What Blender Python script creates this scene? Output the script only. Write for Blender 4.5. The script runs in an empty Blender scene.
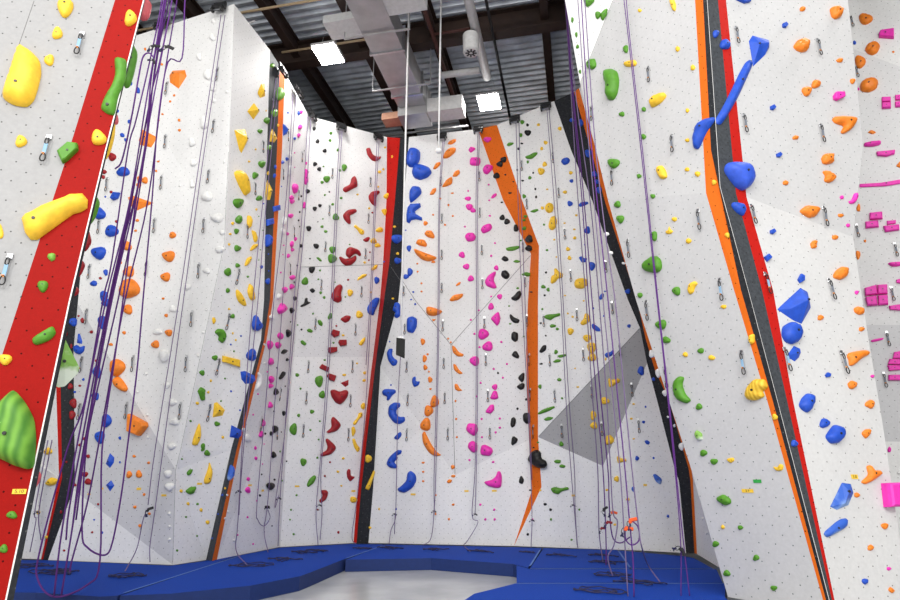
import bpy, bmesh, math, random
from mathutils import Vector, Matrix
from mathutils.geometry import delaunay_2d_cdt, intersect_point_line

sc = bpy.context.scene
COL = sc.collection
random.seed(7)

# ------------------------------------------------------------------ camera
EYE = Vector((0, 0, 1.5)); PITCH = math.radians(17); FPX = 600.0
CT, ST = math.cos(PITCH), math.sin(PITCH)
cd = bpy.data.cameras.new('camera'); cam = bpy.data.objects.new('camera', cd); COL.objects.link(cam)
cam.location = EYE; cam.rotation_euler = (math.pi/2 + PITCH, 0, 0)
cd.sensor_width = 36; cd.lens = 24; cd.clip_end = 200
sc.camera = cam

def ray(u, v):
    a = (u-450)/FPX; b = (300-v)/FPX
    return Vector((a, CT - b*ST, ST + b*CT))
def atY(u, v, Y):
    d = ray(u, v); return EYE + d*(Y/d.y)
def atZ(u, v, Z):
    d = ray(u, v); return EYE + d*((Z-EYE.z)/d.z)
ZT, ZB = 10.7, 0.2
def top(u, v): return atZ(u, v, ZT)
def bot(u, v): return atZ(u, v, ZB)
def on_plane(u, v, p, n):
    d = ray(u, v); return EYE + d*((p-EYE).dot(n)/d.dot(n))

# ------------------------------------------------------------------ materials
def new_mat(name):
    m = bpy.data.materials.new(name); m.use_nodes = True
    nt = m.node_tree; b = nt.nodes['Principled BSDF']; return m, nt, b
def wall_mat(name, col, dots=True, speckle=0.06, rough=0.55, dotcol=(.10, .10, .10), pitch=.2, crackle=0):
    m, nt, b = new_mat(name); N = nt.nodes; L = nt.links
    uv = N.new('ShaderNodeUVMap'); uv.uv_map = 'UVMap'
    nz = N.new('ShaderNodeTexNoise'); nz.inputs['Scale'].default_value = 26; nz.inputs['Detail'].default_value = 4
    tc = N.new('ShaderNodeTexCoord'); L.new(tc.outputs['Object'], nz.inputs['Vector'])
    rmp = N.new('ShaderNodeMapRange'); rmp.inputs['From Min'].default_value = .3; rmp.inputs['From Max'].default_value = .7
    rmp.inputs['To Min'].default_value = 1-speckle; rmp.inputs['To Max'].default_value = 1+speckle*.3
    L.new(nz.outputs['Fac'], rmp.inputs['Value'])
    nz2 = N.new('ShaderNodeTexNoise'); nz2.inputs['Scale'].default_value = .8; nz2.inputs['Detail'].default_value = 3
    L.new(tc.outputs['Object'], nz2.inputs['Vector'])
    rm2 = N.new('ShaderNodeMapRange'); rm2.inputs['From Min'].default_value = .3; rm2.inputs['From Max'].default_value = .7
    rm2.inputs['To Min'].default_value = .94; rm2.inputs['To Max'].default_value = 1.02
    L.new(nz2.outputs['Fac'], rm2.inputs['Value'])
    mm = N.new('ShaderNodeMath'); mm.operation = 'MULTIPLY'; L.new(rmp.outputs[0], mm.inputs[0]); L.new(rm2.outputs[0], mm.inputs[1])
    mul = N.new('ShaderNodeVectorMath'); mul.operation = 'SCALE'; mul.inputs[0].default_value = col
    L.new(mm.outputs[0], mul.inputs['Scale'])
    out = mul.outputs[0]
    if dots:
        def cell(off):
            ad = N.new('ShaderNodeVectorMath'); ad.operation = 'ADD'; ad.inputs[1].default_value = (off, off, 0)
            L.new(uv.outputs[0], ad.inputs[0])
            dv = N.new('ShaderNodeVectorMath'); dv.operation = 'SCALE'; dv.inputs['Scale'].default_value = 1/pitch
            L.new(ad.outputs[0], dv.inputs[0])
            fr = N.new('ShaderNodeVectorMath'); fr.operation = 'FRACTION'; L.new(dv.outputs[0], fr.inputs[0])
            sb = N.new('ShaderNodeVectorMath'); sb.operation = 'SUBTRACT'; sb.inputs[1].default_value = (.5, .5, 0); L.new(fr.outputs[0], sb.inputs[0])
            sx = N.new('ShaderNodeVectorMath'); sx.operation = 'MULTIPLY'; sx.inputs[1].default_value = (1, 1, 0); L.new(sb.outputs[0], sx.inputs[0])
            ln = N.new('ShaderNodeVectorMath'); ln.operation = 'LENGTH'; L.new(sx.outputs[0], ln.inputs[0])
            return ln.outputs['Value']
        mn = N.new('ShaderNodeMath'); mn.operation = 'MINIMUM'; L.new(cell(0), mn.inputs[0]); L.new(cell(pitch/2), mn.inputs[1])
        lt = N.new('ShaderNodeMath'); lt.operation = 'LESS_THAN'; lt.inputs[1].default_value = .0075/pitch; L.new(mn.outputs[0], lt.inputs[0])
        mx = N.new('ShaderNodeMix'); mx.data_type = 'RGBA'; mx.inputs['B'].default_value = (*dotcol, 1)
        L.new(lt.outputs[0], mx.inputs['Factor']); L.new(out, mx.inputs['A']); out = mx.outputs['Result']
    L.new(out, b.inputs['Base Color'])
    b.inputs['Roughness'].default_value = rough; b.inputs['Specular IOR Level'].default_value = .08
    bp = N.new('ShaderNodeBump'); bp.inputs['Strength'].default_value = .12; bp.inputs['Distance'].default_value = .01
    nb = N.new('ShaderNodeTexNoise'); nb.inputs['Scale'].default_value = 90; L.new(tc.outputs['Object'], nb.inputs['Vector'])
    L.new(nb.outputs['Fac'], bp.inputs['Height']); L.new(bp.outputs[0], b.inputs['Normal'])
    return m
def plain(name, col, rough=.5, metal=0, spec=.4, noise=.08, nscale=14, emit=None, es=0):
    m, nt, b = new_mat(name); N = nt.nodes; L = nt.links
    if noise:
        tc = N.new('ShaderNodeTexCoord'); nz = N.new('ShaderNodeTexNoise'); nz.inputs['Scale'].default_value = nscale; nz.inputs['Detail'].default_value = 3
        L.new(tc.outputs['Object'], nz.inputs['Vector'])
        r = N.new('ShaderNodeMapRange'); r.inputs['From Min'].default_value = .3; r.inputs['From Max'].default_value = .7
        r.inputs['To Min'].default_value = 1-noise; r.inputs['To Max'].default_value = 1+noise
        L.new(nz.outputs['Fac'], r.inputs['Value'])
        s = N.new('ShaderNodeVectorMath'); s.operation = 'SCALE'; s.inputs[0].default_value = col; L.new(r.outputs[0], s.inputs['Scale'])
        L.new(s.outputs[0], b.inputs['Base Color'])
    else:
        b.inputs['Base Color'].default_value = (*col, 1)
    b.inputs['Roughness'].default_value = rough; b.inputs['Metallic'].default_value = metal; b.inputs['Specular IOR Level'].default_value = spec
    if emit:
        b.inputs['Emission Color'].default_value = (*emit, 1); b.inputs['Emission Strength'].default_value = es
    return m
def mottled(name, c1, c2, scale=5, rough=.55):
    m, nt, b = new_mat(name); N = nt.nodes; L = nt.links
    tc = N.new('ShaderNodeTexCoord'); nz = N.new('ShaderNodeTexNoise'); nz.inputs['Scale'].default_value = scale; nz.inputs['Detail'].default_value = 5
    L.new(tc.outputs['Object'], nz.inputs['Vector'])
    cr = N.new('ShaderNodeValToRGB'); cr.color_ramp.elements[0].position = .46; cr.color_ramp.elements[1].position = .58
    cr.color_ramp.elements[0].color = (*c1, 1); cr.color_ramp.elements[1].color = (*c2, 1)
    L.new(nz.outputs['Fac'], cr.inputs[0]); L.new(cr.outputs[0], b.inputs['Base Color']); b.inputs['Roughness'].default_value = rough
    return m
def wave_mat(name, c1, c2, scale, rough=.6):
    m, nt, b = new_mat(name); N = nt.nodes; L = nt.links
    tc = N.new('ShaderNodeTexCoord'); w = N.new('ShaderNodeTexWave'); w.inputs['Scale'].default_value = scale
    w.inputs['Distortion'].default_value = 1.2; w.bands_direction = 'X'
    L.new(tc.outputs['Object'], w.inputs['Vector'])
    cr = N.new('ShaderNodeValToRGB'); cr.color_ramp.elements[0].color = (*c1, 1); cr.color_ramp.elements[1].color = (*c2, 1)
    L.new(w.outputs['Fac'], cr.inputs[0]); L.new(cr.outputs[0], b.inputs['Base Color']); b.inputs['Roughness'].default_value = rough
    return m

W = {
 'white': wall_mat('white climbing panel', (.80, .80, .80), dotcol=(.33, .33, .33)),
 'matte': wall_mat('dimmed white prow panel', (.36, .36, .367), dotcol=(.10, .10, .10)),  # prow's white darkened in the paint to offset the strong front lights
 'deepred': wall_mat('deep red panel', (.31, .007, .005), dotcol=(.04, .0, .0)),
 'gface': wall_mat('light tower panel', (.60, .60, .605), dotcol=(.16, .16, .16)),
 'tower': wall_mat('tower panel', (.55, .55, .56), dotcol=(.13, .16, .16)),
 'off': wall_mat('dimmed white climbing panel', (.72, .72, .72), dotcol=(.33, .33, .33)),  # white panel dimmed in the paint for facet shade and over-bright wall tops
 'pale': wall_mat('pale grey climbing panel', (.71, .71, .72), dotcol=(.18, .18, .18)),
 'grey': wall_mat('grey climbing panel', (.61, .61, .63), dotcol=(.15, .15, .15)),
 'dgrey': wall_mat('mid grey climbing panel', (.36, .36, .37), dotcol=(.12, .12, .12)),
 'black': wall_mat('charcoal panel', (.030, .032, .037), speckle=.35, dotcol=(.10, .10, .10)),
 'slate': wall_mat('slate panel', (.060, .066, .075), speckle=.3, dotcol=(.02, .02, .02)),
 'red': wall_mat('red panel', (.47, .013, .009), dotcol=(.04, .0, .0)),
 'orange': wall_mat('orange panel', (.74, .15, .014), dotcol=(.08, .02, 0)),
 'edge': plain('panel edge', (.75, .75, .74), .6),
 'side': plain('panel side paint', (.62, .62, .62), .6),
}
WN = list(W)
HC = {'y': (.86, .53, .035), 'g': (.080, .26, .018), 'b': (.014, .075, .50), 'o': (.82, .22, .02), 'r': (.30, .008, .014),
      'k': (.006, .006, .007), 'p': (.78, .035, .42), 'w': (.78, .78, .77), 'G': (.17, .40, .05), 'R': (.60, .10, .12), 'v': (.035, .10, .60)}
HNAME = {'y': 'yellow', 'g': 'green', 'b': 'blue', 'o': 'orange', 'r': 'red', 'k': 'black', 'p': 'pink', 'w': 'white', 'G': 'green', 'R': 'red', 'v': 'blue'}
HM = {k: plain('hold plastic ' + HNAME[k] + ('' if k.islower() else ' light'), c, .48, spec=.35, noise=.12) for k, c in HC.items()}
HM['m'] = mottled('chalky green plastic', (.20, .42, .07), (.70, .78, .66), 3.2)
HM['n'] = wave_mat('ribbed green plastic', (.05, .19, .012), (.15, .36, .035), 4.0)
HM['s'] = wave_mat('ribbed yellow plastic', (.62, .36, .012), (.84, .55, .05), 7.0)
HM['c'] = mottled('chalked blue plastic', (.02, .10, .50), (.22, .36, .66), 2.5)
HNAME.update({'m': 'chalky green', 'n': 'ribbed green', 's': 'ribbed yellow', 'c': 'chalked blue'})
M_bolt = plain('bolt steel', (.05, .05, .05), .4, .6)
M_steel = plain('polished steel', (.55, .56, .58), .3, 1, noise=.1)
M_dark = plain('black steel', (.02, .02, .022), .45, .3)
M_sling = plain('pale blue webbing', (.25, .42, .60), .8)
M_slingd = plain('dark webbing', (.05, .06, .09), .8)
M_rub = plain('orange webbing', (.75, .28, .06), .7)
M_rope = wave_mat('purple rope', (.075, .011, .16), (.12, .022, .22), 60, .8)
M_ropethin = wave_mat('grey violet rope', (.13, .085, .19), (.20, .15, .27), 60, .8)
M_ropedark = wave_mat('dark navy rope', (.012, .012, .05), (.02, .02, .08), 60, .8)
M_ropewhite = plain('white webbing', (.82, .82, .82), .7)

# ------------------------------------------------------------------ mesh helpers
def link(name, me, mats=(), parent=None, loc=None):
    for m in mats: me.materials.append(m)
    o = bpy.data.objects.new(name, me); COL.objects.link(o)
    if parent: o.parent = parent
    if loc is not None: o.location = loc
    return o
def tag(o, label, cat, group=None, kind=None):
    o['label'] = label; o['category'] = cat
    if group: o['group'] = group
    if kind: o['kind'] = kind
    return o
def empty(name, loc=(0, 0, 0)):
    o = bpy.data.objects.new(name, None); COL.objects.link(o); o.location = loc; o.empty_display_size = .05; return o
def bm_obj(name, bm, mats, parent=None, loc=None, smooth=False):
    me = bpy.data.meshes.new(name); bm.normal_update(); bm.to_mesh(me); bm.free()
    if smooth: me.polygons.foreach_set('use_smooth', [True]*len(me.polygons))
    return link(name, me, mats, parent, loc)
def add_box(bm, c, s, M=None, bev=0):
    vs = bmesh.ops.create_cube(bm, size=1)['verts']
    for v in vs:
        v.co = Vector((v.co.x*s[0], v.co.y*s[1], v.co.z*s[2])) + Vector(c)
        if M is not None: v.co = M @ v.co
    if bev:
        es = list({e for v in vs for e in v.link_edges})
        bmesh.ops.bevel(bm, geom=es, offset=bev, segments=1, affect='EDGES')
def add_tube(bm, pts, r, n=6, closed=False, cap=True):
    pts = [Vector(p) for p in pts]; k = len(pts); rings = []
    up = Vector((0, 0, 1)); prev = None
    for i, p in enumerate(pts):
        if closed: t = (pts[(i+1) % k] - pts[i-1])
        else: t = (pts[min(i+1, k-1)] - pts[max(i-1, 0)])
        if t.length < 1e-9: t = Vector((0, 0, 1))
        t.normalize()
        if prev is None:
            a = t.cross(Vector((0, 0, 1)))
            if a.length < .2: a = t.cross(Vector((0, 1, 0)))
        else: a = prev - t*prev.dot(t)
        if a.length < 1e-6: a = t.orthogonal()
        a.normalize(); prev = a; b = t.cross(a)
        rings.append([bm.verts.new(p + r*(math.cos(2*math.pi*j/n)*a + math.sin(2*math.pi*j/n)*b)) for j in range(n)])
    for i in range(k if closed else k-1):
        A, B = rings[i], rings[(i+1) % k]
        for j in range(n):
            try: bm.faces.new((A[j], A[(j+1) % n], B[(j+1) % n], B[j]))
            except ValueError: pass
    if cap and not closed:
        bm.faces.new(rings[0][::-1]); bm.faces.new(rings[-1])
def smooth_path(pts, seg=6):
    if len(pts) < 3: return [Vector(p) for p in pts]
    P = [Vector(p) for p in pts]; P = [P[0]*2-P[1]] + P + [P[-1]*2-P[-2]]; out = []
    for i in range(1, len(P)-2):
        a, b, c, d = P[i-1:i+3]
        for s in range(seg):
            t = s/seg
            out.append(.5*((2*b) + (c-a)*t + (2*a-5*b+4*c-d)*t*t + (3*b-a-3*c+d)*t**3))
    out.append(P[-2]); return out

# ------------------------------------------------------------------ climbing walls
TRIS = []        # (a, b, c, normal, section) used to find where a hold sits
def wall(name, polys, thick=None):
    """polys: (section, paint, [points])"""
    bm = bmesh.new(); uvl = bm.loops.layers.uv.new('UVMap')
    for sec, paint, pts in polys:
        pts = [Vector(p) for p in pts]
        cen = sum(pts, Vector())/len(pts)
        nrm = Vector()
        for i in range(len(pts)):
            a, b = pts[i], pts[(i+1) % len(pts)]
            nrm += (a-cen).cross(b-cen)
        nrm.normalize()
        flip = nrm.dot(EYE-cen) < 0
        if flip: nrm = -nrm; pts = pts[::-1]
        ax = Vector((0, 0, 1)).cross(nrm); ax.normalize(); ay = nrm.cross(ax)
        p2 = [(p.dot(ax), p.dot(ay)) for p in pts]
        n = len(p2)
        vs = [bm.verts.new(p) for p in pts]
        res = delaunay_2d_cdt([Vector(q) for q in p2], [], [list(range(n))], 1, 1e-6)
        v2, fs, orig = res[0], res[2], res[3]
        for i, q in enumerate(v2):
            if not orig[i]: print('SELF-CROSSING', name, sec, paint, q)
        for f in fs:
            if any(not orig[i] for i in f): continue
            idx = [orig[i][0] for i in f]
            try: face = bm.faces.new([vs[i] for i in idx])
            except (ValueError, IndexError): continue
            face.normal_update()
            if face.normal.dot(nrm) < 0: face.normal_flip()
            face.material_index = WN.index(paint)
            for l in face.loops: l[uvl].uv = (l.vert.co.dot(ax), l.vert.co.dot(ay))
            a, b, c = [pts[i] for i in idx]
            tn = (b-a).cross(c-a)
            if tn.length < 1e-9: continue
            tn.normalize()
            if tn.dot(nrm) < 0: tn = -tn
            if sec: TRIS.append((a, b, c, tn, sec))
    bmesh.ops.remove_doubles(bm, verts=bm.verts, dist=1e-4)
    bm.normal_update()
    me = bpy.data.meshes.new(name); bm.to_mesh(me); bm.free()
    o = link(name, me, [W[k] for k in WN]); o['kind'] = 'structure'
    return o
def hit(u, v):
    d = ray(u, v).normalized(); best = None
    for a, b, c, n, sec in TRIS:
        dn = d.dot(n)
        if dn > -1e-5: continue
        t = (a-EYE).dot(n)/dn
        if t <= 0 or (best and t >= best[0]): continue
        p = EYE + d*t
        v0, v1, v2 = c-a, b-a, p-a
        d00, d01, d02, d11, d12 = v0.dot(v0), v0.dot(v1), v0.dot(v2), v1.dot(v1), v1.dot(v2)
        den = d00*d11-d01*d01
        if abs(den) < 1e-12: continue
        x = (d11*d02-d01*d12)/den; y = (d00*d12-d01*d02)/den
        if x >= -1e-4 and y >= -1e-4 and x+y <= 1+1e-4: best = (t, p, n, sec)
    return best

Y = atY
def quads(sec, paint, A, B): return [(sec, paint, [A[i], B[i], B[i+1], A[i+1]]) for i in range(len(A)-1)]
# --- P: nearest prow -------------------------------------------------
PR = [Y(158, -60, 5.22), Y(143, 0, 5.2), Y(105, 150, 5.08), Y(69, 300, 5.0), Y(37, 450, 4.95), Y(5, 600, 4.9), bot(-3, 638)]
_p, _n = PR[1], (PR[5]-PR[1]).cross(Y(-150, 0, 4.55)-PR[1]).normalized()
def pp(u, v): return on_plane(u, v, _p, _n)
PRp = [pp(*q) for q in ((158, -60), (143, 0), (105, 150), (69, 300), (37, 450), (5, 600), (-3, 634))]
PL = [pp(*q) for q in ((134, -60), (115, 0), (69, 150), (20, 300), (-29, 450), (-78, 600), (-90, 634))]
PS = [pp(*q) for q in ((58, -60), (34, 0), (0, 100), (-68, 300), (-119, 450), (-170, 600), (-182, 634))]
PF = [pp(*q) for q in ((-190, -60), (-200, 0), (-230, 150), (-260, 300), (-290, 450), (-320, 600), (-330, 634))]
def strip(A, B): return A + B[::-1]
def back(P, k, dx): return [EYE + (p-EYE)*k + Vector((dx, 0, 0)) for p in P]
def lower(P):
    P = [p.copy() for p in P]; P[-1].z = ZB; return P
PRp, PL, PS, PF = map(lower, (PRp, PL, PS, PF))
PB = [p + Vector((-1.75, 2.1, 0)) for p in PRp]
PBe = [p + Vector((.010, .004, 0)) for p in PRp]
PBk = [p + Vector((w_, .03, 0)) for p, w_ in zip(PBe, (-.01, -.01, -.004, .006, .022, .03, .03))]
wall('wall_prow', [('P', 'matte', strip(PF, PS)), ('P', 'matte', strip(PS, PL)), ('P', 'deepred', strip(PL, PRp)),
                   (None, 'edge', strip(PRp, PBe)), *[(None, 'black', q[2]) for q in quads(None, 'black', PBe, PBk)], *[(None, 'side', q[2]) for q in quads(None, 'side', PBk, PB)]])
# --- A / Z -----------------------------------------------------------
aTL, aTR = top(110, 44), top(234, 4)
aR1, aR2, aR3, aR4, aB = Y(229, 150, 9.9), Y(225, 243, 10.0), Y(181, 450, 10.65), Y(176, 470, 10.7), bot(173, 565)
sR0, sR1, sR2, sRB = Y(92, 150, 10.95), Y(73.5, 350, 11.2), Y(75, 485, 11.35), bot(48, 560)
sL0, sL1, sL2, sLB = Y(78, 150, 10.9), Y(60, 350, 11.15), Y(62, 478, 11.3), bot(43, 559.5)
rL0, rL1, rL2, rLB = Y(73, 150, 10.9), Y(55, 350, 11.15), Y(59, 478, 11.3), bot(41, 559.3)
aTs, aTs2, aTr = top(105, 46), top(95, 49), top(90, 50)
m1, m2, m3 = Y(166, 150, 10.35), Y(78, 304, 11.1), Y(165, 452, 10.7)
m4 = Y(75, 491, 11.33)
def snap(P, uv, a, b, c): return on_plane(*uv, a, (b-a).cross(c-a).normalized())
_a = (aR2, aR3, sR1)
aTL, m2, m3, sR0, m1 = [snap(None, q, *_a) for q in ((110, 44), (78, 304), (165, 452), (92, 150), (166, 150))]
aR1 = snap(None, (229, 150), aTL, aTR, aR2)
aR4, m4, sR2 = [snap(None, q, m2, m3, aB) for q in ((176, 470), (75, 491), (75, 485))]
zT, zM, zB = top(20, 70), Y(-20, 420, 12.3), bot(-40, 556)
wall('wall_far_corner', [('Z', 'black', [aTs, aTL, sR0, sR1, sR2, sRB, sLB, sL2, sL1, sL0, aTs2]),
    ('Z', 'red', [aTs2, sL0, sL1, sL2, sLB, rLB, rL2, rL1, rL0, aTr]),
    ('Z', 'white', [aTr, rL0, rL1, rL2, zM, zT]), ('Z', 'pale', [rL2, rLB, Y(36, 463, 11.5)]), ('Z', 'white', [rL2, Y(36, 463, 11.5), rLB, zB, zM])])
wall('wall_tall_white', [('A', 'off', [aTL, aTR, aR1, aR2]),
    ('A', 'white', [aTL, aR2, aR3, m3, m2, sR1, sR0]),
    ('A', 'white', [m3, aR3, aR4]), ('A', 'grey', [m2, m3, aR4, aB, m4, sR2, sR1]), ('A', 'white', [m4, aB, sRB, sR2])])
# --- B, groove, C ------------------------------------------------------
bT = top(270, 50); b1, b2, b3, b4, bB = Y(267, 150, 11.2), Y(264, 300, 11.25), Y(261, 340, 11.25), Y(231, 450, 11.4), bot(206, 560)
gT = top(280, 66); g1, g2, g3, g4, gB = Y(277, 150, 11.6), Y(270, 300, 11.4), Y(264, 340, 11.4), Y(236.5, 450, 11.5), bot(212, 561)
oT = top(285, 73); o1, o2, o3, o4, oB = Y(282, 150, 11.85), Y(273, 300, 11.6), Y(266.5, 340, 11.6), Y(239.5, 450, 11.65), bot(217, 559.4)
cT = top(309, 116); c1, c2, c3, cB = Y(303, 200, 13.65), Y(301, 267, 13.65), Y(293, 357, 13.65), bot(280, 547)
wall('wall_yellow_volumes', [('B', 'white', [aTR, bT, b1, b2, b3, b4, bB, aB, aR4, aR3, aR2, aR1]),
    *quads('S1', 'slate', [bT, b1, b2, b3, b4, bB], [gT, g1, g2, g3, g4, gB]), *quads('S1', 'orange', [gT, g1, g2, g3, g4, gB], [oT, o1, o2, o3, o4, oB])])
# --- D, red/black stripe -----------------------------------------------
dT = top(387, 137); d1, d2, d3, d4, d5, dB = Y(386.5, 200, 14.6), Y(383, 265, 14.55), Y(380, 300, 14.55), Y(371, 372, 14.6), Y(357.5, 490, 14.68), bot(353.5, 543)
_d = (cB, dB, dT)
cT, c1, c2, c3 = [snap(None, q, *_d) for q in ((309, 116), (303, 200), (301, 267), (293, 357))]
d1, d2, d3, d4, d5 = [snap(None, q, *_d) for q in ((386.5, 200), (383, 265), (380, 300), (371, 372), (357.5, 490))]
eT = top(400, 138); e1, e2, e3, e4, e5, eB = Y(395, 200, 14.4), Y(389, 265, 14.3), Y(384, 300, 14.3), Y(374.5, 372, 14.4), Y(361, 490, 14.62), bot(356.5, 543)
kT = top(409, 137); k1, k2, k3, k4, k5, kB = Y(404, 200, 14.55), Y(402, 265, 14.5), Y(398.5, 300, 14.5), Y(380.5, 366, 14.6), Y(373, 490, 14.7), bot(368.5, 543)
d4b = snap(None, (373, 357), *_d)
# --- E -----------------------------------------------------------------
qTL, qTR = top(478, 129), top(497, 125)
qL1, qL2, qL3, qL4, qL5, qL6 = Y(503, 200, 14.05), Y(531, 254, 13.9), Y(528, 300, 13.9), Y(526, 350, 13.9), Y(529, 440, 13.9), Y(532, 490, 13.9)
qR1, qR2, qR3, qR4, qR5, qR6 = Y(522, 200, 13.9), Y(539, 246, 13.8), Y(538, 300, 13.75), Y(538, 437, 13.75), Y(540, 465, 13.75), Y(541.5, 487, 13.8)
qB = bot(514, 546)
_e = (kB, qB, kB + Vector((0, -.02, 10)))
k1, k2, k3, k4, k5, kT = [snap(None, q, *_e) for q in ((404, 200), (402, 265), (398.5, 300), (380.5, 366), (373, 490), (409, 137))]
x1, x2, x3, qTL, qL1, qL2, qL3, qL4, qL5, qL6 = [snap(None, q, *_e) for q in ((415, 300), (451, 345), (455, 475), (478, 129), (503, 200), (531, 254), (528, 300), (526, 350), (529, 440), (532, 490))]
rT, rB = top(554, 101), bot(686, 553); _f = (qB, rB, rT)
qTR, qR1, qR2, qR3, qR4, qR5, qR6 = [snap(None, q, *_f) for q in ((497, 125), (522, 200), (539, 246), (538, 300), (538, 437), (540, 465), (541.5, 487))]
cm1, cm2 = Y(268, 400, 12.3), Y(262, 440, 12.4)
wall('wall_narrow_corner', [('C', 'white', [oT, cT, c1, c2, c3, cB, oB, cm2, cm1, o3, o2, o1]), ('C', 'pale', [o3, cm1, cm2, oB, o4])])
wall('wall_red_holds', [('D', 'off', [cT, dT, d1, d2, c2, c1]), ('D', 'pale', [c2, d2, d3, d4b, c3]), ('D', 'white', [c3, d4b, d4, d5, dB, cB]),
    ('S2', 'red', [dT, eT, e1, e2, e3, e4, e5, eB, dB, d5, d4, d4b, d3, d2, d1]), ('S2', 'black', [eT, kT, k1, k2, k3, k4, k5, kB, eB, e5, e4, e3, e2, e1])])
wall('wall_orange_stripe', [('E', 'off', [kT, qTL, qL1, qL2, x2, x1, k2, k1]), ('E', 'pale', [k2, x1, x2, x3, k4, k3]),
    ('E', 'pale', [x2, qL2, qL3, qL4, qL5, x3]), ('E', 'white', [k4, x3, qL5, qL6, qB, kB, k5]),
    ('S3', 'orange', [qTL, qTR, qR1, qR2, qL2, qL1]), ('S3', 'orange', [qL2, qR2, qR3, qR4, qR5, qR6, qB, qL6, qL5, qL4, qL3])])
rT = top(554, 101); r1, r2, r3, r4, r5, r6, r7, r8, rB = (Y(571, 150, 13.0), Y(592, 200, 13.0), Y(628, 300, 12.9), Y(640, 328, 12.9), Y(647, 363, 12.85),
    Y(657, 400, 12.8), Y(675, 470, 12.7), Y(679, 481, 12.7), bot(686, 553))
y1, y2 = snap(None, (603, 466), *_f), snap(None, (640, 550.5), *_f)
r1, r2, r3, r4, r5, r6, r7, r8 = [snap(None, q, *_f) for q in ((571, 150), (592, 200), (628, 300), (640, 328), (647, 363), (657, 400), (675, 470), (679, 481))]
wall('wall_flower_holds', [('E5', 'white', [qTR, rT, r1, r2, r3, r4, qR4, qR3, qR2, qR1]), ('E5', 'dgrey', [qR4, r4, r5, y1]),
    ('E5', 'white', [qR4, y1, r5, r6, r7, r8, rB, y2, qB, qR6, qR5])])
# --- dark band, wall I behind tower -------------------------------------
tT = top(574, 92); t1, t2, t3, t4, t5, t6, t7, t8, tB = (Y(591, 150, 12.55), Y(606, 205, 12.55), Y(637, 300, 12.5), Y(646, 340, 12.5), Y(655, 370, 12.5),
    Y(669, 400, 12.45), Y(688.5, 468, 12.4), Y(690.5, 481, 12.4), bot(694.5, 553.3))
uT = top(579, 88); u1, u2, u3, u4, u5, u6, u7, u8, uB = (Y(596, 150, 12.4), Y(610, 205, 12.4), Y(641, 300, 12.35), Y(650, 340, 12.35), Y(659, 370, 12.35),
    Y(673, 400, 12.3), Y(691.5, 468, 12.3), Y(693, 481, 12.3), bot(697, 554))
iT, i3, iB = top(640, 50), Y(720, 300, 10.8), bot(735, 577)
wall('wall_dark_band', [('S4', 'black', [rT, tT, t1, t2, t3, t4, t5, t6, t7, t8, tB, rB, r8, r7, r6, r5, r4, r3, r2, r1]),
    ('S4', 'orange', [tT, uT, u1, u2, u3, u4, u5, u6, u7, u8, uB, tB, t8, t7, t6, t5, t4, t3, t2, t1]),
    ('I', 'white', [uT, iT, i3, iB, uB, u8, u7, u6, u5, u4, u3, u2, u1])])
# --- tower F / G --------------------------------------------------------
fbL, fbS = bot(728, 597), bot(833, 615)
kink = Y(720, 187, 7.1); arT = Y(707, 0, 7.3)
nFl = (fbS-fbL).cross(kink-fbL).normalized()
fl = lambda u, v: on_plane(u, v, fbL, nFl)
fe1 = fl(608, 200)
nFu = (arT-kink).cross(fe1-kink).normalized()
arT = Y(707, 0, 7.0); nFu = (arT-kink).cross(fe1-kink).normalized(); fu = lambda u, v: on_plane(u, v, kink, nFu)
def zb(P): P = [p.copy() for p in P]; P[-1].z = ZB; return P
FE = [fu(580, 83), fe1, fl(636, 300), fl(690, 465), fbL]
FO1 = zb([fu(687, -110), fu(695, 0), kink + (fu(706, 193)-kink), fl(734, 290), fl(767, 400), fl(823, 600), fl(827.5, 614)])
FO2 = zb([fu(695, -110), fu(703, 0), fu(711, 150), fl(741, 290), fl(772.5, 400), fl(826, 600), fl(830, 614.4)])
FS = [fu(699, -110), fu(707, 0), kink, fl(748, 290), fl(777, 400), fl(829, 600), fbS]
gk = Y(853, 237, 7.65); gt = Y(848, 0, 7.9); gb = Y(882, 420, 7.5)
nGl = (gk-kink).cross(fbS-kink).normalized(); gl = lambda u, v: on_plane(u, v, kink, nGl)
nGu = (gk-kink).cross(arT-kink).normalized(); gu = lambda u, v: on_plane(u, v, kink, nGu)
GS = [gu(699, -110), arT, kink, gl(748, 290), gl(777, 400), gl(829, 600), fbS]
GR1 = zb([gu(710, -110), gu(718, 0), gu(736, 193), gl(762, 290), gl(787, 400), gl(832, 600), gl(835.5, 615.5)])
GR2 = zb([gu(718, -110), gu(726, 0), gu(746.5, 197), gl(773, 290), gl(793, 400), gl(834.5, 600), gl(838, 616)])
GE = zb([gu(840, -110), gu(848, 0), gu(863, 145), gk, gl(867, 330), gl(882, 420), gl(900, 540), gl(910, 625)])
F2T, F2S, F2B = fu(655, -110), fu(613, 0), FE[0]
f2a, f2b = Y(565, 0, 8.55), Y(545, -110, 8.8)
FEb = [EYE + (p-EYE)*1.32 + Vector((.42, 0, 0)) for p in [f2b, f2a] + FE]
for p in FEb[-1:]: p.z = ZB
GEb = [EYE + (p-EYE)*1.18 + Vector((-.25, 0, 0)) for p in GE]; GEb[-1].z = ZB
wall('wall_tower_green', [('F', 'tower', [F2T, F2S, F2B, FE[1], FE[2], FE[3], FE[4], FO1[6], FO1[5], FO1[4], FO1[3], FO1[2], FO1[1], FO1[0]]),
    ('S5', 'orange', strip(FO1, FO2)), ('S5', 'black', strip(FO2, FS)),
    ('F', 'white', [f2b, f2a, F2B, F2S, F2T]), (None, 'side', strip([f2b, f2a] + FE, FEb))])
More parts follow.
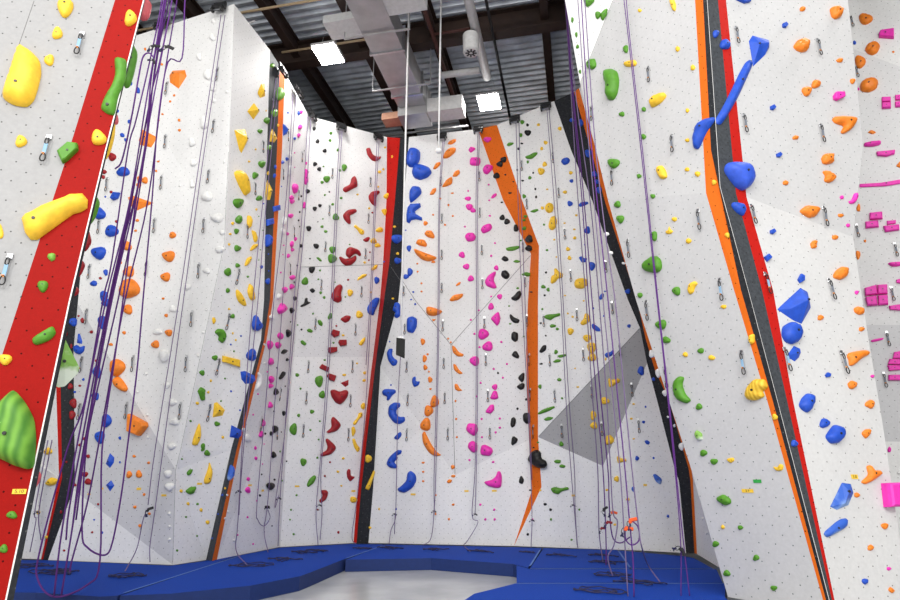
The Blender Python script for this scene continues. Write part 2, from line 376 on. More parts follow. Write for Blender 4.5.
wall('wall_tower_blue', [('S5', 'slate', strip(GS, GR1)), ('S5', 'red', strip(GR1, GR2)),
    ('G', 'tower', [GR2[0], GR2[1], GR2[2], GE[3], GE[2], GE[1], GE[0]]), ('G', 'gface', [GR2[2], GR2[3], GR2[4], GR2[5], GR2[6], GE[7], GE[6], GE[5], GE[4], GE[3]]),
    (None, 'side', strip(GE, GEb))])
M_seam = plain('seam shadow', (.16, .16, .16), .8, noise=0)
def seam(i, uv, r=.006):
    pts = []
    for (a, b), (c, d) in zip(uv, uv[1:]):
        for t in range(7):
            h_ = hit(a+(c-a)*t/6, b+(d-b)*t/6)
            if h_: pts.append(h_[1])
    bm = bmesh.new(); add_tube(bm, pts, r, 4); o = bm_obj('trim_%d' % i, bm, [M_seam]); o['kind'] = 'structure'
SEAMS = [[(300, 267), (382.5, 264.5)], [(391, 267), (400, 280)], [(402.5, 281), (415, 300), (451, 345), (530.5, 255.5)], [(451, 345), (455, 474)], [(539, 436), (639.5, 328.5)], [(580.5, 82), (612.5, 1)], [(34, 1), (1, 97)], [(228.4, 152), (224.4, 243), (180.6, 450), (175.6, 470), (172.8, 562)]]
# thin pale arris strip along the tower corner
bm = bmesh.new(); add_tube(bm, [p + Vector((0, -.004, 0)) for p in GS], .0035, 5); o = bm_obj('trim_1', bm, [W['side']]); o['kind'] = 'structure'
for i_, q_ in enumerate(SEAMS): seam(50+i_, q_, .006 if i_ < 5 else .003)
# --- H -------------------------------------------------------------------
_h0, _h1 = atZ(875, 570, 0), atZ(945, 574, 0); _hn = (_h1-_h0).cross(Vector((0, 0, 1))).normalized()
hp = lambda u, v: on_plane(u, v, _h0, _hn)
def h0(u): p = hp(u, 560); p.z = 0; return p
wall('wall_pink_boxes', [('H', 'white', [hp(828, 40), hp(848, 47), hp(930, 78), hp(1080, 134), hp(1080, -70), hp(828, -70)]),
    ('H', 'pale', [hp(828, 40), hp(848, 47), hp(930, 78), hp(1080, 134), hp(1080, 325), hp(820, 325)]), ('H', 'grey', [hp(820, 325), hp(1080, 325), hp(1080, 443), hp(825, 441)]),  # pale and grey steps are shading down this wall, put into the paint
    ('H', 'white', [hp(825, 441), hp(1080, 443), h0(1080), h0(825)])])

# ------------------------------------------------------------------ holds: where each one sits on its wall
# T x y s   origin and scale of the sheet the following entries were read from;  Y d  hangs the next ones on a hidden side face at depth d
# colour j|b x y w h : foothold or rounded hold;  O:word outline ; V:word outline | ridge points with height ; X:word outline of a block
HOLDS = '''
T 0 0 4
y b 262 32 60 80
y b 230 135 42 48
y b 198 242 38 46
y O:slab 78,190 120,212 158,250 163,300 150,355 135,400 110,425 60,418 20,395 18,365 45,290
y b 85 567 48 46
y b 522 75 50 60
y b 395 553 58 62
g O:twisted 458,238 480,242 506,246 502,320 492,345 472,385 460,458 430,450 405,430 425,380 450,340 463,300
T 0 150 4
g X:block 232,12 275,-25 313,-20 315,3 268,48 252,56
y O:club 97,275 110,262 200,215 285,185 325,182 345,205 343,235 320,250 290,258 245,290 190,330 155,355 130,355 110,330
y b 0 328 28 60
G j 207 428 36 32
g b 172 545 40 50
T 0 300 4
g O:wedge 132,155 150,140 205,108 215,112 223,135 200,160 150,180 135,172
y b 22 238 50 46
n O:melon -30,450 45,378 62,372 100,415 135,480 142,560 135,660 110,670 60,655 0,625 -40,600
T 0 450 4
g b 48 260 44 30
g b 15 395 34 36
Y 5.75
T 0 0 4
R b 572 40 76 80
g O:flake 515,170 530,180 552,220 535,300 520,345 500,350 485,300 500,215
y O:fin 440,500 462,458 460,540 445,600 425,640 415,600
R b 462 480 26 44
Y 5.6
T 0 150 4
g O:bulge 370,200 388,190 400,215 385,265 365,295 345,300 350,220
r O:hook 335,320 355,320 368,370 345,405 325,400
y O:fin 310,420 333,375 340,395 325,440 312,460
r O:hook 310,440 330,443 342,462 325,500 300,515
r b 300 565 34 40
Y 5.5
T 0 300 4
m V:pyramid 235,165 250,130 265,165 318,270 310,295 260,345 235,350 200,335 205,250 | 262,250,.9
Y 5.45
T 0 450 4
R O:flake 140,100 158,86 166,105 155,135 130,165 112,170 118,130
Y 0
T 0 150 4
r b 450 28 28 35
r j 418 88 20 18
r j 413 108 18 16
b b 495 88 50 38
r j 445 168 12 12
b j 422 187 8 8
b X:block 448,195 462,170 483,172 474,195 455,202
b b 400 255 44 50
r j 466 286 12 12
b b 450 325 50 46
b b 398 412 52 54
r j 402 513 12 12
b j 424 490 18 26
b j 376 534 28 24
b b 418 585 30 44
T 0 300 4
b b 293 88 38 32
b V:pyramid 308,172 312,135 320,135 330,165 328,176 | 318,160,.8
b O:cup 298,185 310,180 322,190 340,182 336,205 322,217 303,212
r j 315 64 10 8
r j 330 82 14 22
r j 366 128 14 14
b b 410 88 30 52
b b 428 12 36 32
b b 390 288 30 48
b b 383 385 30 30
r j 385 243 10 12
r j 320 343 12 10
b j 300 368 10 10
b j 352 436 8 8
b j 334 318 10 12
b b 428 483 38 52
b b 402 548 34 54
r j 338 555 14 14
r j 320 580 12 14
r j 262 135 18 24
r j 285 185 10 20
r b 282 346 22 24
r b 296 413 34 38
r b 290 460 30 34
o b 512 38 40 38
o j 497 131 16 14
o j 444 178 18 12
o b 472 270 60 66
o O:tongue 455,320 470,305 490,318 512,352 505,366 485,362 462,345
o X:block 526,455 592,490 595,505 565,543 522,525
w j 585 295 12 12
w j 550 366 12 12
w j 590 460 12 12
b j 480 552 12 14
T 0 450 4
y b 195 5 30 28
y O:lump 188,130 205,108 238,120 220,140 195,143
y j 155 250 14 18
y j 187 348 10 14
r j 266 48 10 10
r j 244 248 10 14
r b 340 97 26 22
r b 355 127 28 26
r j 353 25 16 16
r j 302 140 10 12
y j 356 177 14 8
r j 393 217 10 10
r j 369 329 10 10
r j 257 402 10 10
b j 377 279 8 8
b j 410 330 8 10
b V:pyramid 423,55 440,12 458,30 456,50 440,72 | 440,45,.7
b V:pyramid 424,140 445,120 458,142 440,166 | 441,142,.7
b j 480 49 8 10
o j 537 25 14 12
o b 518 98 22 28
o b 557 97 22 32
o j 577 178 12 12
o j 540 228 14 14
o j 560 303 14 14
T 100 0 4
o j 181 197 10 12
o j 248 258 10 10
b j 152 362 18 26
b j 125 335 10 16
b j 68 443 16 20
b j 118 487 14 16
b j 90 541 18 18
b j 105 560 14 16
o V:wedge 278,302 290,283 340,280 347,305 315,355 280,330 | 300,300,.7 328,300,.8
o j 297 382 10 10
o j 281 406 10 10
o j 250 457 10 8
o j 234 480 10 10
o j 317 481 12 12
o j 318 521 12 12
o V:wedge 170,518 230,550 205,590 160,580 155,560 | 190,553,.8
w b 452 150 26 30
w b 398 228 24 28
w b 433 300 34 44
w b 455 355 22 24
w j 508 368 12 12
w j 457 403 18 18
w b 420 492 36 50
w j 492 480 8 8
w b 370 570 28 34
w j 508 580 8 10
w j 455 85 20 20
T 100 150 4
o b 181 122 22 28
o b 160 118 20 26
o b 156 142 18 22
o V:wedge 112,190 130,182 215,212 150,242 125,225 | 148,210,.8
o j 233 46 12 8
o j 225 84 10 10
o j 150 282 14 12
o j 143 323 12 10
o b 110 385 34 38
o b 118 487 40 44
o b 122 556 76 76
o j 84 450 10 14
w b 375 52 28 28
w j 498 47 10 14
w b 370 137 20 34
w j 320 143 10 10
w b 430 187 44 40
w j 308 220 8 10
w b 470 272 48 38
w b 490 330 24 20
w b 480 398 38 26
w j 295 300 8 10
w j 308 362 8 8
w j 346 400 8 16
w b 428 484 28 22
w b 350 548 26 26
w j 450 573 8 8
o b 292 341 26 26
o b 277 425 46 46
o b 264 508 36 38
o j 253 594 12 10
g b 510 488 26 34
g j 511 562 18 20
y j 530 294 10 14
y j 520 336 10 10
y j 516 378 10 10
T 100 300 4
w b 293 37 28 28
w b 232 128 38 24
w b 260 222 44 52
w j 184 295 12 14
w j 151 367 12 14
w j 393 222 14 14
w b 268 341 24 28
w b 290 410 36 28
w b 300 487 40 32
w b 288 585 34 26
w j 193 549 10 14
w j 427 40 12 10
w j 413 130 12 12
o b 276 131 30 26
o b 223 178 30 32
o j 265 62 16 14
y b 455 82 14 28
g O:knobbly 458,130 470,116 492,118 503,135 500,160 488,172 472,160 475,145
y X:block 489,222 556,238 556,268 487,246
g b 459 231 22 22
y j 443 323 10 12
g b 408 291 22 22
g O:knobbly 390,365 402,348 420,358 418,378 420,398 404,402 398,385
y j 433 369 10 12
y j 389 413 14 14
y V:pyramid 456,412 468,408 500,440 490,462 450,470 | 470,440,.9
g b 468 495 22 20
g j 484 404 8 8
g j 362 484 10 10
y O:fin 395,492 402,510 402,550 388,580 367,578 375,545
y j 491 549 12 12
g b 412 587 18 30
b j 523 178 8 8
b j 564 144 8 8
y j 531 133 8 10
y j 543 160 8 10
g j 536 205 8 8
g j 500 314 8 8
b j 524 365 8 10
b j 560 441 8 8
T 100 450 4
w b 273 95 32 30
w b 280 147 34 36
w j 277 254 14 16
w j 278 306 12 14
w j 279 358 12 14
o j 195 51 12 12
o j 198 255 12 12
g j 328 36 8 8
g b 428 12 24 24
g j 408 0 10 12
g O:leaf 346,90 358,77 372,78 362,98 350,102
g O:leaf 340,165 360,148 385,146 375,172 358,178
y j 324 164 14 14
y O:fin 437,47 450,90 440,130 418,135 415,120 430,80
y j 352 215 14 14
g j 390 216 12 10
y j 404 240 14 16
g j 344 268 10 8
y j 430 289 16 18
g j 388 344 8 8
g j 308 402 10 10
c O:halfdisc 520,55 535,70 533,105 512,125 507,110
y j 500 153 8 10
b j 490 180 8 10
b j 473 256 6 8
b j 449 353 6 8
w j 508 180 8 10
w j 512 248 8 12
w j 499 274 8 8
w j 535 362 8 14
p j 590 117 10 10
T 200 0 4
y V:pyramid 232,365 245,335 258,335 260,385 240,392 230,375 | 246,366,.9
G b 316 377 26 54
G j 288 263 16 18
T 220 100 6
y V:pyramid 203,18 238,65 200,118 163,68 | 205,64,1
y j 276 65 8 10
y V:dart 85,180 150,175 168,240 128,320 115,300 100,240 | 135,235,.9
g b 278 124 34 38
G b 323 78 34 46
g b 238 187 28 28
y V:shard 300,200 312,172 325,190 343,230 325,255 298,250 | 312,220,.8
G j 295 285 28 32
y j 347 152 10 18
y j 213 296 12 12
y j 174 369 14 14
g b 248 384 38 46
g b 208 453 34 40
y O:claw 82,440 105,425 130,430 160,500 160,560 145,572 115,520
g b 233 590 36 32
y j 288 440 14 26
y V:shard 285,480 315,540 300,600 275,600 272,560 278,500 | 288,550,.8
b j 330 402 12 28
b j 325 455 16 28
b j 408 76 14 14
b V:wedge 376,142 392,150 408,180 400,205 378,215 | 388,180,.9
p b 485 72 16 24
b j 470 78 14 30
p b 478 163 22 30
p b 470 212 16 26
b j 447 231 14 20
b j 400 354 16 24
b j 375 374 18 22
w b 415 335 20 60
w b 415 425 20 70
p j 447 317 8 10
p j 447 404 6 8
p j 517 380 14 20
p O:knot 505,410 532,430 526,450 530,490 515,510 500,490 498,450
p b 444 530 26 58
p b 428 585 24 26
k j 487 577 10 14
b j 368 518 6 10
k j 505 305 6 8
T 220 200 6
g b 105 18 54 62
y j 217 57 12 16
b j 260 22 10 10
g b 110 118 38 52
y O:banana 163,95 175,95 187,125 182,160 170,168 160,140
y j 73 139 14 16
g b 97 187 28 32
y j 62 204 14 14
g j 232 98 8 8
y j 54 266 14 16
g b 102 290 36 40
y O:banana 188,182 205,190 218,225 215,252 203,250 195,215
y O:banana 178,300 195,270 225,263 228,275 205,295 185,305
y O:banana 146,390 160,350 185,338 188,352 170,385 153,397
g b 104 393 26 28
g b 46 432 40 42
g j 166 460 16 14
g b 46 543 24 26
y O:banana 95,545 105,538 130,565 150,605 158,630 140,635 110,610 97,580
y O:banana 175,500 190,530 203,590 195,605 175,590 163,550
g j 258 182 10 10
g j 242 299 8 8
g j 232 360 8 8
b j 247 402 16 24
b X:block 314,40 350,30 352,62 316,70
b X:block 275,118 308,110 312,145 278,155
b O:halfdisc 270,205 295,215 305,245 298,275 270,285
b j 290 325 8 10
b j 292 425 8 10
b b 285 488 24 38
p b 430 8 24 32
p b 422 95 26 30
p j 402 203 14 24
p b 506 32 20 40
p j 450 233 14 26
p b 427 265 16 40
p b 432 298 16 26
p j 382 272 10 10
p j 377 327 8 8
p b 408 335 16 26
p j 364 435 10 12
p b 432 465 30 30
p b 385 538 28 36
p b 428 520 26 32
k j 477 72 8 14
k j 470 122 8 14
k j 477 160 6 10
k j 485 275 14 22
k j 462 393 8 14
k b 448 590 22 26
w b 380 130 20 56
w b 372 190 18 46
w b 352 580 26 38
k j 445 493 10 10
T 220 300 6
y j 54 54 14 14
g b 75 97 28 28
b O:heart 190,150 200,100 215,92 222,120 245,145 245,165 225,185 200,178
b b 187 330 58 76
b V:volume 122,430 150,425 208,455 213,480 195,500 150,503 128,475 | 150,455,.8 190,472,.7
w b 308 105 28 36
w O:crescent 215,432 240,440 248,480 235,520 208,545 215,520 230,490 228,460
w j 265 266 10 14
w j 265 380 8 16
p O:spike 340,60 365,15 385,35 385,65 355,88
p b 358 215 30 40
p b 345 270 32 38
p b 294 268 24 58
p b 301 370 26 44
p j 284 431 10 12
p b 304 475 26 42
p b 303 515 28 28
p j 227 564 10 12
k b 427 62 22 34
k j 423 131 8 10
k b 405 198 24 46
k O:hook 362,320 380,295 403,300 385,325
k j 402 358 18 20
k j 340 407 8 10
k O:hook 350,470 372,430 385,430 380,455 360,478
k b 332 550 24 42
k j 391 517 8 10
g j 463 450 24 24
g j 483 531 14 12
g j 466 150 10 10
k j 489 177 12 12
T 200 400 5
b V:wedge 157,125 208,152 207,178 190,192 148,185 | 175,165,.8
w b 237 190 28 42
w j 215 150 12 28
b j 199 51 8 10
p O:spike 338,38 346,5 357,20 355,40
p O:spike 302,128 315,95 322,110 318,132
p O:spike 290,182 303,150 313,165 310,188
p j 276 240 12 20
p j 278 291 14 18
p j 320 220 6 8
p j 312 320 6 8
p j 265 73 8 10
p j 240 395 16 20
p b 237 450 24 32
p j 289 449 6 8
p j 284 504 8 10
p j 237 586 10 12
k b 417 66 16 24
k j 369 56 8 10
k b 372 145 26 36
k b 355 168 16 22
k j 325 168 10 12
k j 406 160 6 8
k b 366 275 20 34
k j 433 306 8 10
k j 308 372 8 10
k b 350 430 38 36
k j 372 398 10 12
k j 299 477 10 14
k j 335 535 24 18
g j 400 257 8 10
g j 410 403 8 10
g b 467 146 36 62
g j 493 77 16 20
g j 483 476 12 12
T 200 480 5
p j 187 275 10 10
p j 265 320 10 10
w j 140 158 10 12
w j 127 190 8 10
w j 170 300 10 14
g j 455 149 10 12
g j 450 198 10 10
g j 468 271 12 12
k j 360 229 8 8
k j 321 259 6 8
T 300 100 6
k b 85 172 20 24
k b 105 248 22 26
k b 148 305 24 24
k b 90 385 26 24
k b 115 415 26 24
k b 46 548 26 28
k j 176 551 10 12
g j 185 199 20 18
g j 180 243 18 18
g j 227 300 16 20
g j 141 399 12 10
g b 265 405 32 40
g j 239 423 14 18
g b 160 475 38 42
g j 132 494 20 20
g j 149 570 14 12
g j 247 588 18 16
r O:crescent 398,295 412,288 425,300 432,325 455,340 485,338 480,352 455,368 430,362 405,330
r O:boomerang 258,540 262,525 300,508 308,470 325,458 338,475 343,520 320,530 275,555
r O:crescent 415,600 412,575 430,552 470,545 478,558 460,575 453,600 455,625 450,637 430,622
y j 510 285 14 14
y j 552 340 14 16
y j 500 416 14 14
y j 477 432 20 20
y j 469 521 12 12
y b 518 577 32 36
y j 345 567 16 12
T 300 200 6
g j 196 26 18 16
k b 88 52 24 28
k b 119 34 20 22
g b 214 103 38 42
g j 137 113 10 10
g j 132 160 20 18
g j 154 189 22 18
k j 108 131 8 8
k O:tooth 35,160 55,155 68,165 62,185 45,188
k O:tooth 78,265 100,262 115,275 105,293 88,290
k j 60 352 12 10
g O:leaf 95,345 115,345 132,365 120,370
g b 195 298 42 40
g b 192 352 52 56
r O:crescent 258,90 285,62 330,55 340,70 320,85 298,92 305,140 290,143 265,115
r O:crescent 275,330 280,295 300,283 350,300 365,330 355,338 335,322 318,330 297,350
r O:crescent 235,345 245,340 270,355 300,350 332,332 336,360 310,388 275,395 250,375
r O:wedge 375,240 405,222 420,225 410,248 395,252
r j 434 76 12 12
r j 419 313 10 12
r j 413 361 10 12
r j 289 479 14 14
g j 298 267 12 8
g j 120 423 14 12
g j 110 476 12 12
g b 30 488 40 48
g j 124 557 18 18
g j 145 585 18 18
k O:tooth 52,405 90,402 88,420 75,440 58,435
k O:tooth 55,540 75,528 92,545 75,560
g j 211 493 8 10
g j 272 582 12 10
r O:boomerang 188,572 215,520 240,507 255,525 243,565 250,603 225,615 195,600
y O:bone 322,160 335,150 350,165 385,185 380,207 360,205 345,180
y j 415 50 14 14
y O:cone 420,245 440,225 455,240 460,258 430,260
y b 477 180 44 32
y O:cone 448,265 470,258 487,280 450,285
y O:cone 485,60 515,52 520,75 508,97
y j 567 160 18 14
y j 388 375 16 16
y O:bone 422,415 450,390 466,390 460,410 435,425
y O:crescent 342,485 350,465 375,447 400,445 398,455 375,470
y b 300 557 36 40
y j 424 554 12 14
y j 585 322 18 16
y j 557 592 16 12
b j 505 370 10 12
b b 460 482 30 44
b b 580 233 60 56
b b 585 365 40 38
T 300 300 6
g j 78 82 12 12
g O:leaf 105,125 120,118 137,140 130,158 112,148
g O:leaf 40,180 55,170 78,185 70,197 48,192
g O:leaf 2,248 15,240 40,262 30,274 10,265
g O:leaf 165,105 180,75 193,85 192,108 172,118
k O:branch 0,35 25,20 30,-10 45,-12 45,10 65,15 40,30 10,42
k j 9 177 14 12
r O:wedge 240,115 275,92 305,98 295,125 270,138
r X:block 182,205 195,178 235,190 230,215 205,226
r X:block 228,255 235,240 275,240 277,272 240,278
r X:block 165,295 170,285 220,283 220,310 180,322 168,312
r X:block 115,405 130,385 172,405 165,432 120,412
r X:block 158,455 170,440 215,455 203,490 175,480
r V:tri 242,498 292,478 290,510 272,522 | 276,500,.8
r O:heart 183,545 205,538 235,552 270,540 287,550 282,580 260,610 240,625 215,615 190,580
r j 218 155 14 12
g j 201 257 14 12
g j 148 360 16 12
g b 114 487 46 74
g b 132 568 36 48
g j 3 532 14 14
y b 355 88 40 46
y O:banana 350,265 372,235 390,222 390,245 370,275
y j 259 212 18 14
y j 342 380 14 12
y j 265 450 24 16
y j 387 437 18 20
y j 384 483 22 18
b O:cluster 402,50 425,10 450,-12 475,-10 470,20 450,60 440,92 410,80
T 300 390 6
g b 72 130 28 24
g j 119 187 14 12
g j 62 240 14 14
g j 112 297 12 12
g j 104 406 14 14
g b 20 432 36 50
g O:leaf 40,570 55,535 85,510 97,525 80,560 50,582
r O:boomerang 158,250 190,225 185,180 198,160 235,195 243,215 220,245 170,258
r O:boomerang 120,385 160,360 165,340 152,300 165,292 210,335 212,355 185,385 130,398
r j 180 433 14 12
r j 149 516 14 14
r O:crescent 280,490 290,474 303,480 303,515 330,520 300,550 283,525
y b 378 97 26 42
y O:bone 318,195 345,165 350,140 370,135 375,155 350,180 335,207 322,208
y O:cone 308,225 325,220 335,250 315,282 310,260
y O:bone 312,295 328,292 340,325 360,350 345,375 325,345
y j 259 410 18 16
y j 227 490 18 16
y j 248 575 14 12
y b 410 412 42 46
y O:bone 440,483 450,495 430,555 415,600 392,590 400,570 420,530
T 300 470 4.615
y b 247 137 34 30
r O:crescent 95,95 120,93 130,105 120,135 95,152 88,140 105,120
r j 177 288 12 14
y j 365 180 10 12
y j 323 266 14 14
r j 82 183 10 10
T 380 100 6
b O:slab 162,340 175,300 205,290 240,310 238,360 215,400 180,402 162,385
b O:slab 195,435 205,400 235,390 290,405 310,435 285,465 240,480 205,465
b O:slab 180,545 200,522 240,525 250,560 215,595 185,618 178,590
o O:leaf 405,265 420,245 455,235 455,250 430,268
o O:leaf 378,350 390,315 420,290 455,290 450,315 410,348
o O:leaf 318,415 335,380 362,373 362,388 335,415
o O:leaf 435,460 450,430 475,420 480,440 460,460
o O:leaf 372,522 400,480 430,462 435,480 430,505 395,520
o O:leaf 297,568 315,535 335,528 337,545 320,568
o j 434 559 20 10
o j 362 592 14 12
T 380 200 6
b O:forked 162,90 168,50 185,28 240,25 243,45 210,70 215,85 250,105 250,122 215,115 190,120 178,138 163,130
b j 155 181 10 10
b b 174 290 26 40
b b 180 432 34 46
b b 157 460 36 28
b j 200 552 14 12
b j 187 597 12 10
o j 411 31 14 14
o j 319 89 14 12
o b 273 140 28 26
o j 437 96 14 12
o j 390 149 14 14
o O:leaf 267,205 280,185 310,185 328,215 322,232 285,222
o O:leaf 216,260 230,237 265,240 282,265 275,282 235,272
o O:halfdisc 200,290 270,318 345,345 325,362 290,370 250,358 215,325
o j 320 372 26 16
o j 224 382 12 12
o j 226 430 14 12
o j 249 500 14 12
o j 249 549 14 12
o O:leaf 455,510 470,495 485,492 480,508 460,517
o O:leaf 418,600 440,572 498,562 495,580 470,600 430,608
T 380 300 6
b O:cluster 75,70 80,25 105,15 122,30 122,95 100,108 85,98 95,75
b O:slab 162,160 165,110 195,100 222,115 220,160 200,198 165,190
b j 58 250 10 10
b O:crescent 42,320 55,295 78,295 72,330 85,350 105,362 98,388 75,395 50,360
b j 66 510 12 10
b O:forked 14,550 30,535 90,538 95,555 70,575 55,600 40,600 45,580 20,570
b O:crescent 192,490 198,465 215,460 215,488 240,488 230,512 205,522
b j 211 25 14 14
o O:halfdisc 280,45 300,40 378,65 360,85 320,98 290,92 278,75
o O:tri 310,115 338,115 320,130
o b 257 250 26 42
o j 286 326 16 14
o b 268 352 28 42
o b 272 405 24 34
o j 294 430 12 12
o b 301 478 26 38
o j 303 534 16 14
o j 409 232 14 12
o j 425 254 12 14
o O:beak 433,275 450,280 475,315 502,325 495,338 465,338 438,315
o O:beak 440,385 455,388 475,420 498,440 475,445 445,420
o O:beak 448,505 465,505 478,530 495,542 470,547 450,535
T 380 390 6
o b 328 70 52 72
o b 292 125 56 64
o b 275 208 62 80
o O:crescent 255,265 270,250 285,280 310,330 340,370 368,388 330,395 295,375 260,320
o j 259 436 20 14
o j 259 491 16 14
o j 259 547 16 14
o j 453 66 14 14
o j 457 174 16 14
o j 461 283 14 14
o b 437 462 26 24
o j 440 517 28 18
o O:leaf 400,550 415,535 432,540 428,555 410,560
b O:crescent 52,150 55,100 85,78 120,80 122,100 100,120 100,145 115,160 148,160 148,185 120,203 85,195
b O:slab 85,285 110,258 125,252 130,270 110,298 92,295
b O:notched 40,440 60,400 105,362 130,365 125,385 100,395 108,410 85,430 105,455 100,468 60,465
b O:boomerang 108,590 130,575 160,545 165,500 185,487 212,510 217,545 195,585 150,615 115,605
T 380 470 4.615
o j 258 116 8 10
o j 338 160 14 12
o j 318 227 12 12
o j 257 203 8 12
b j 74 180 10 12
T 460 100 6
p O:shell 50,300 65,280 92,290 90,298 65,318
p O:slab 60,365 68,348 120,348 122,375 112,395 62,392
p O:shell 142,240 155,222 185,225 188,240 165,257
p O:slab 137,420 150,395 175,390 200,400 195,415 165,447 145,440
p j 172 508 12 12
p j 49 546 12 12
p O:shell 185,590 195,570 218,558 220,575 200,590
p b 48 592 36 26
k b 264 357 32 36
k b 241 384 34 38
k b 221 455 36 36
k j 300 558 24 12
k j 272 448 14 12
k j 320 490 12 8
k j 405 150 18 20
k b 407 197 38 36
k j 371 261 18 12
k j 351 293 16 18
k j 343 420 12 14
k j 439 437 12 14
k j 376 484 18 12
k j 452 534 12 16
k j 457 582 14 18
g b 374 133 26 24
g j 365 211 22 24
g O:leaf 280,270 295,255 325,258 310,272 290,278
g O:leaf 392,340 420,330 440,318 465,315 460,330 430,355 400,352
g j 407 372 16 18
g j 419 467 22 22
g b 385 578 22 26
y j 471 149 20 18
y b 514 256 24 24
y j 490 292 20 22
y b 508 386 28 30
y b 487 428 40 44
y j 523 536 14 12
T 460 200 6
p b 56 42 44 36
p b 78 62 32 30
p j 30 160 12 12
p j 179 95 16 12
p O:slab 30,220 45,200 80,198 95,220 85,245 45,250
p O:slab 125,180 140,155 180,142 192,160 185,182 140,203
p b 12 330 38 36
p b 38 400 38 36
p b 65 472 38 36
p j 210 259 14 12
p j 187 335 16 14
p b 218 408 28 30
p O:boomerang 150,490 170,455 210,430 216,440 200,480 222,525 200,530 160,515
p j 187 579 14 12
p b 238 580 30 34
p j 176 2 14 10
k b 254 106 32 34
k b 282 130 36 34
k O:slab 322,175 325,150 345,148 352,175 345,190 325,188
k O:tri 397,235 415,208 430,215 438,250 410,255
k O:slab 395,285 408,270 438,278 438,300 415,308 398,300
k O:slab 247,355 265,335 285,345 293,362 270,370
k O:slab 247,450 252,428 275,422 297,445 295,465 275,475 255,465
k O:branch 308,585 325,575 345,550 362,545 368,570 355,595 335,605 312,598
k j 251 14 18 10
k j 427 552 20 10
g O:leaf 420,70 440,58 465,53 472,62 445,77
g j 393 98 22 18
g j 386 120 20 16
g b 386 170 24 24
g j 365 243 14 12
g O:leaf 275,290 300,282 330,278 358,275 355,290 320,305 285,305
g O:leaf 318,372 335,358 368,368 345,378
g O:leaf 368,448 395,432 425,440 470,442 430,455 400,460
g j 346 529 18 14
T 460 300 6
p j 112 62 14 12
p b 186 40 34 42
p O:shell 185,112 215,82 232,72 242,110 235,140 222,155 200,130
p j 65 119 14 14
p j 87 203 14 14
p b 140 205 66 62
p b 167 279 62 60
p j 117 283 14 14
p j 248 252 16 14
p b 88 366 60 56
p j 282 384 14 14
p j 202 414 16 12
p j 257 466 14 14
p j 124 497 14 14
p b 209 522 32 36
p O:cone 180,592 200,545 222,548 230,590 205,597
p j 99 578 12 14
k O:crescent 298,95 305,85 325,105 358,118 350,138 325,138 305,120
k O:slab 308,235 310,200 325,190 348,200 348,240 330,252
k O:slab 310,330 325,308 340,308 357,340 345,352 320,340
k j 228 438 14 14
k O:tooth 348,465 375,437 387,440 385,480 372,495 355,480
k O:tooth 342,515 375,497 388,505 385,530 365,540 345,528
k O:wedge 475,310 495,275 517,270 517,300 490,318
k j 487 383 22 12
k j 515 214 12 12
k j 485 139 14 14
k j 397 595 12 14
g j 295 36 14 10
g j 301 143 16 10
g j 383 219 14 12
g j 494 55 14 14
g b 480 520 22 26
T 460 390 6
p O:shell 152,132 180,90 203,88 205,120 185,142 165,138
p O:slab 37,235 50,200 100,205 108,245 85,277 50,255
p O:slab 47,345 55,315 80,305 103,325 103,370 75,375
p O:slab 123,370 130,335 150,328 190,348 197,370 180,395 130,390
p j 130 174 16 14
p j 239 171 16 14
p j 239 226 16 14
p j 214 254 16 14
p j 132 283 14 14
p j 57 420 16 14
p j 199 432 18 14
p O:boomerang 145,550 190,540 215,520 225,490 240,490 250,515 247,580 220,587 170,575
k j 345 112 16 16
k j 397 57 14 16
k O:slab 378,150 390,138 420,140 428,160 425,195 400,203 380,185
k O:slab 302,210 308,170 325,163 337,180 330,215 312,225
k O:tooth 307,325 312,285 325,278 348,295 340,315 318,332
k O:boomerang 420,415 440,370 465,360 485,375 487,410 515,425 522,450 505,468 470,465 435,440
k O:tooth 352,555 360,520 370,515 385,540 375,565
g O:leaf 468,138 500,115 560,97 570,105 530,128 475,147
g O:leaf 502,175 530,160 562,165 545,180 515,185
g j 468 314 14 12
k j 442 345 12 10
T 460 470 4.615
k j 325 93 16 8
k j 393 158 16 14
k j 418 183 14 14
k j 313 297 12 14
p j 94 160 12 12
p j 158 183 12 12
p j 117 228 12 12
p j 160 228 12 12
g O:branch 420,85 440,78 465,85 495,78 503,90 470,98 455,112 430,105
g j 420 228 10 14
y j 371 94 12 10
g j 515 322 12 10
g j 551 183 10 12
p j 335 228 8 12
T 540 100 6
b O:slab 127,372 135,355 165,345 180,360 172,380 145,392
y j 119 172 26 24
y j 185 437 26 20
b j 189 486 24 24
y j 150 553 26 22
b b 191 121 26 24
b b 247 138 28 44
b b 290 320 36 50
b b 328 445 30 36
b b 342 490 30 30
b b 356 540 32 38
T 540 200 6
b b 180 22 32 34
b O:bar 232,30 245,15 285,10 290,22 265,35 240,42
b b 285 182 34 46
b j 268 269 10 10
b O:slab 233,345 250,338 265,350 283,350 275,372 250,375
b b 312 397 36 56
b O:slab 352,590 365,565 383,560 382,585 365,600
b j 390 548 14 10
b b 527 548 30 30
y O:flower 30,50 38,28 55,18 75,25 82,45 75,70 55,78 38,70
y j 14 48 20 22
y O:flower 52,150 65,105 92,97 103,130 92,168 72,182 55,170
y j 147 139 16 10
y j 218 92 16 14
y j 206 176 16 12
y j 208 228 22 20
y b 168 295 26 24
y b 177 348 24 26
y j 85 238 14 12
y j 98 342 10 12
y O:cluster 65,490 70,455 88,450 85,415 98,412 115,435 135,440 135,465 108,470 95,490 72,502
y O:flower 207,505 215,480 245,470 280,475 283,510 255,533 215,528
y j 150 573 14 10
g j 24 148 14 14
g j 42 301 16 14
k j 36 435 14 14
g b 20 521 28 22
g b 49 538 20 24
k j 28 572 14 14
w j 357 155 14 26
T 540 300 6
